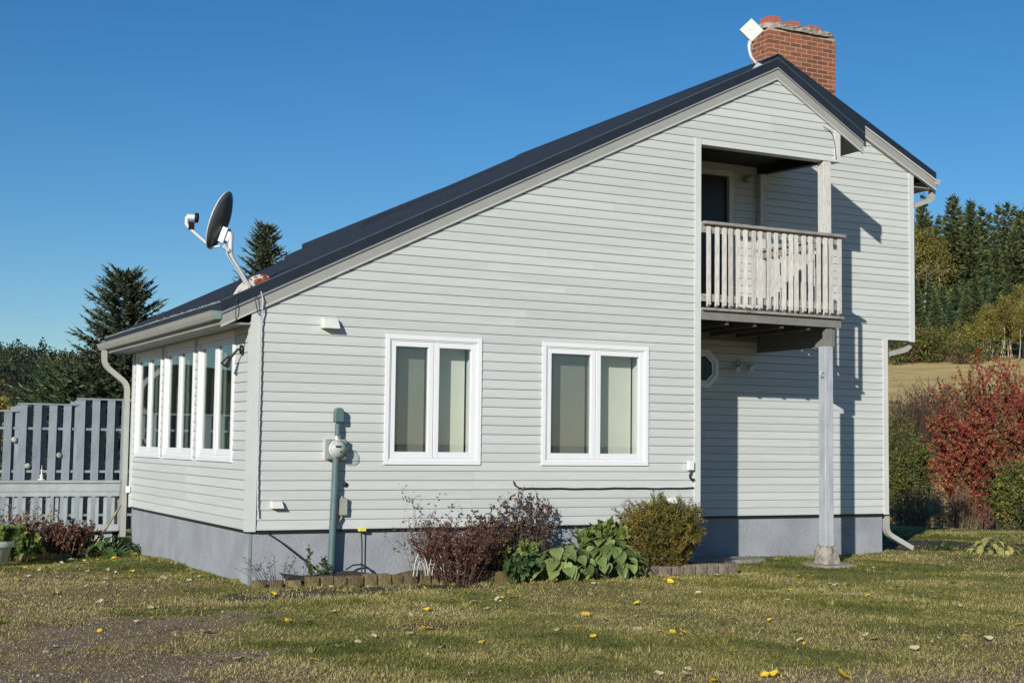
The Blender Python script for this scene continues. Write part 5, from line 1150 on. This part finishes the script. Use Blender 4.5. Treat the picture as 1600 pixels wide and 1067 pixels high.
def fallen_mesh(seed, curl):
    rs = np.random.RandomState(seed); n = 7; vs = []; fs = []
    for i in range(n):
        u = i/(n-1); w_ = .46*math.sin(math.pi*min(1,u*.93+.035))**.8
        for s in (-1,0,1): vs.append((s*w_, u-.5, curl*(s*s*.28*(1-.3*u)+.35*(u-.5)**2) + rs.normal()*.035 + (0 if s else -.04)))
    for i in range(n-1):
        for k in range(2): a = i*3+k; fs.append((a,a+1,a+4,a+3))
    return np.array(vs), np.array(fs)
def leafplain(name, c, c2): return mat(name, c, .6, .1, 9, c2=c2)
FL = dict(yellow=leafplain('yellow_fallen_leaf', (.72,.50,.03), (.55,.34,.025)), pale=leafplain('pale_fallen_leaf', (.55,.50,.33), (.38,.31,.17)), brown=leafplain('brown_fallen_leaf', (.30,.20,.10), (.18,.11,.06)))
FM = {}
for kind, m_ in FL.items():
    for j in range(4): v, f = fallen_mesh(300+j, (.3,.6,-.4,.8)[j]); FM[kind, j] = fast_mesh('fallen_leaf', v, f, m_, smooth=True)
LAB = dict(yellow=('bright yellow fallen leaf lying on the lawn','yellow leaves on the lawn'), pale=('pale cream fallen leaf lying on the lawn','pale leaves on the lawn'), brown=('curled brown fallen leaf lying on the lawn','brown leaves on the lawn'))
fr_ = random.Random(5)
def drop_leaf(x, y, kind, s):
    j = fr_.randrange(4); o = bpy.data.objects.new('fallen_leaf', FM[kind, j]); col.objects.link(o); sc = s*fr_.uniform(.8,1.2); o.scale = (sc,)*3
    o.rotation_euler = (fr_.uniform(-.6,.4), fr_.uniform(-.5,.5), fr_.uniform(0,6.28)); o.location = (x, y, tz(x,y)+float(wob(x,y))+.012+.10*sc); tag(o, LAB[kind][0], 'leaf', LAB[kind][1])
for (x, y) in YELLOW: drop_leaf(x, y, 'yellow', .076)
for k in range(24): drop_leaf(fr_.uniform(-2.2,6.5), fr_.uniform(-6.2,-.7), 'yellow', fr_.uniform(.04,.075))
for (x, y) in PALE: drop_leaf(x, y, 'pale', .066)
for k in range(90):
    d = 7.5+13*fr_.random()**.9; a = R(fr_.uniform(4, 46)); x, y = -4.18+d*math.sin(a), -13.98+d*math.cos(a)
    if (y > -.4 and -.1 < x < 5.9) or (y > .2 and x > 5.5) or y > 4.5: continue
    drop_leaf(x, y, fr_.choice(['pale','pale','brown','brown','yellow'] if k % 3 else ['brown','pale']), fr_.uniform(.035,.055))
for k in range(26): drop_leaf(fr_.uniform(-2.0,-.2), fr_.uniform(.4,4.6), fr_.choice(['pale','pale','brown','yellow']), fr_.uniform(.045,.07))
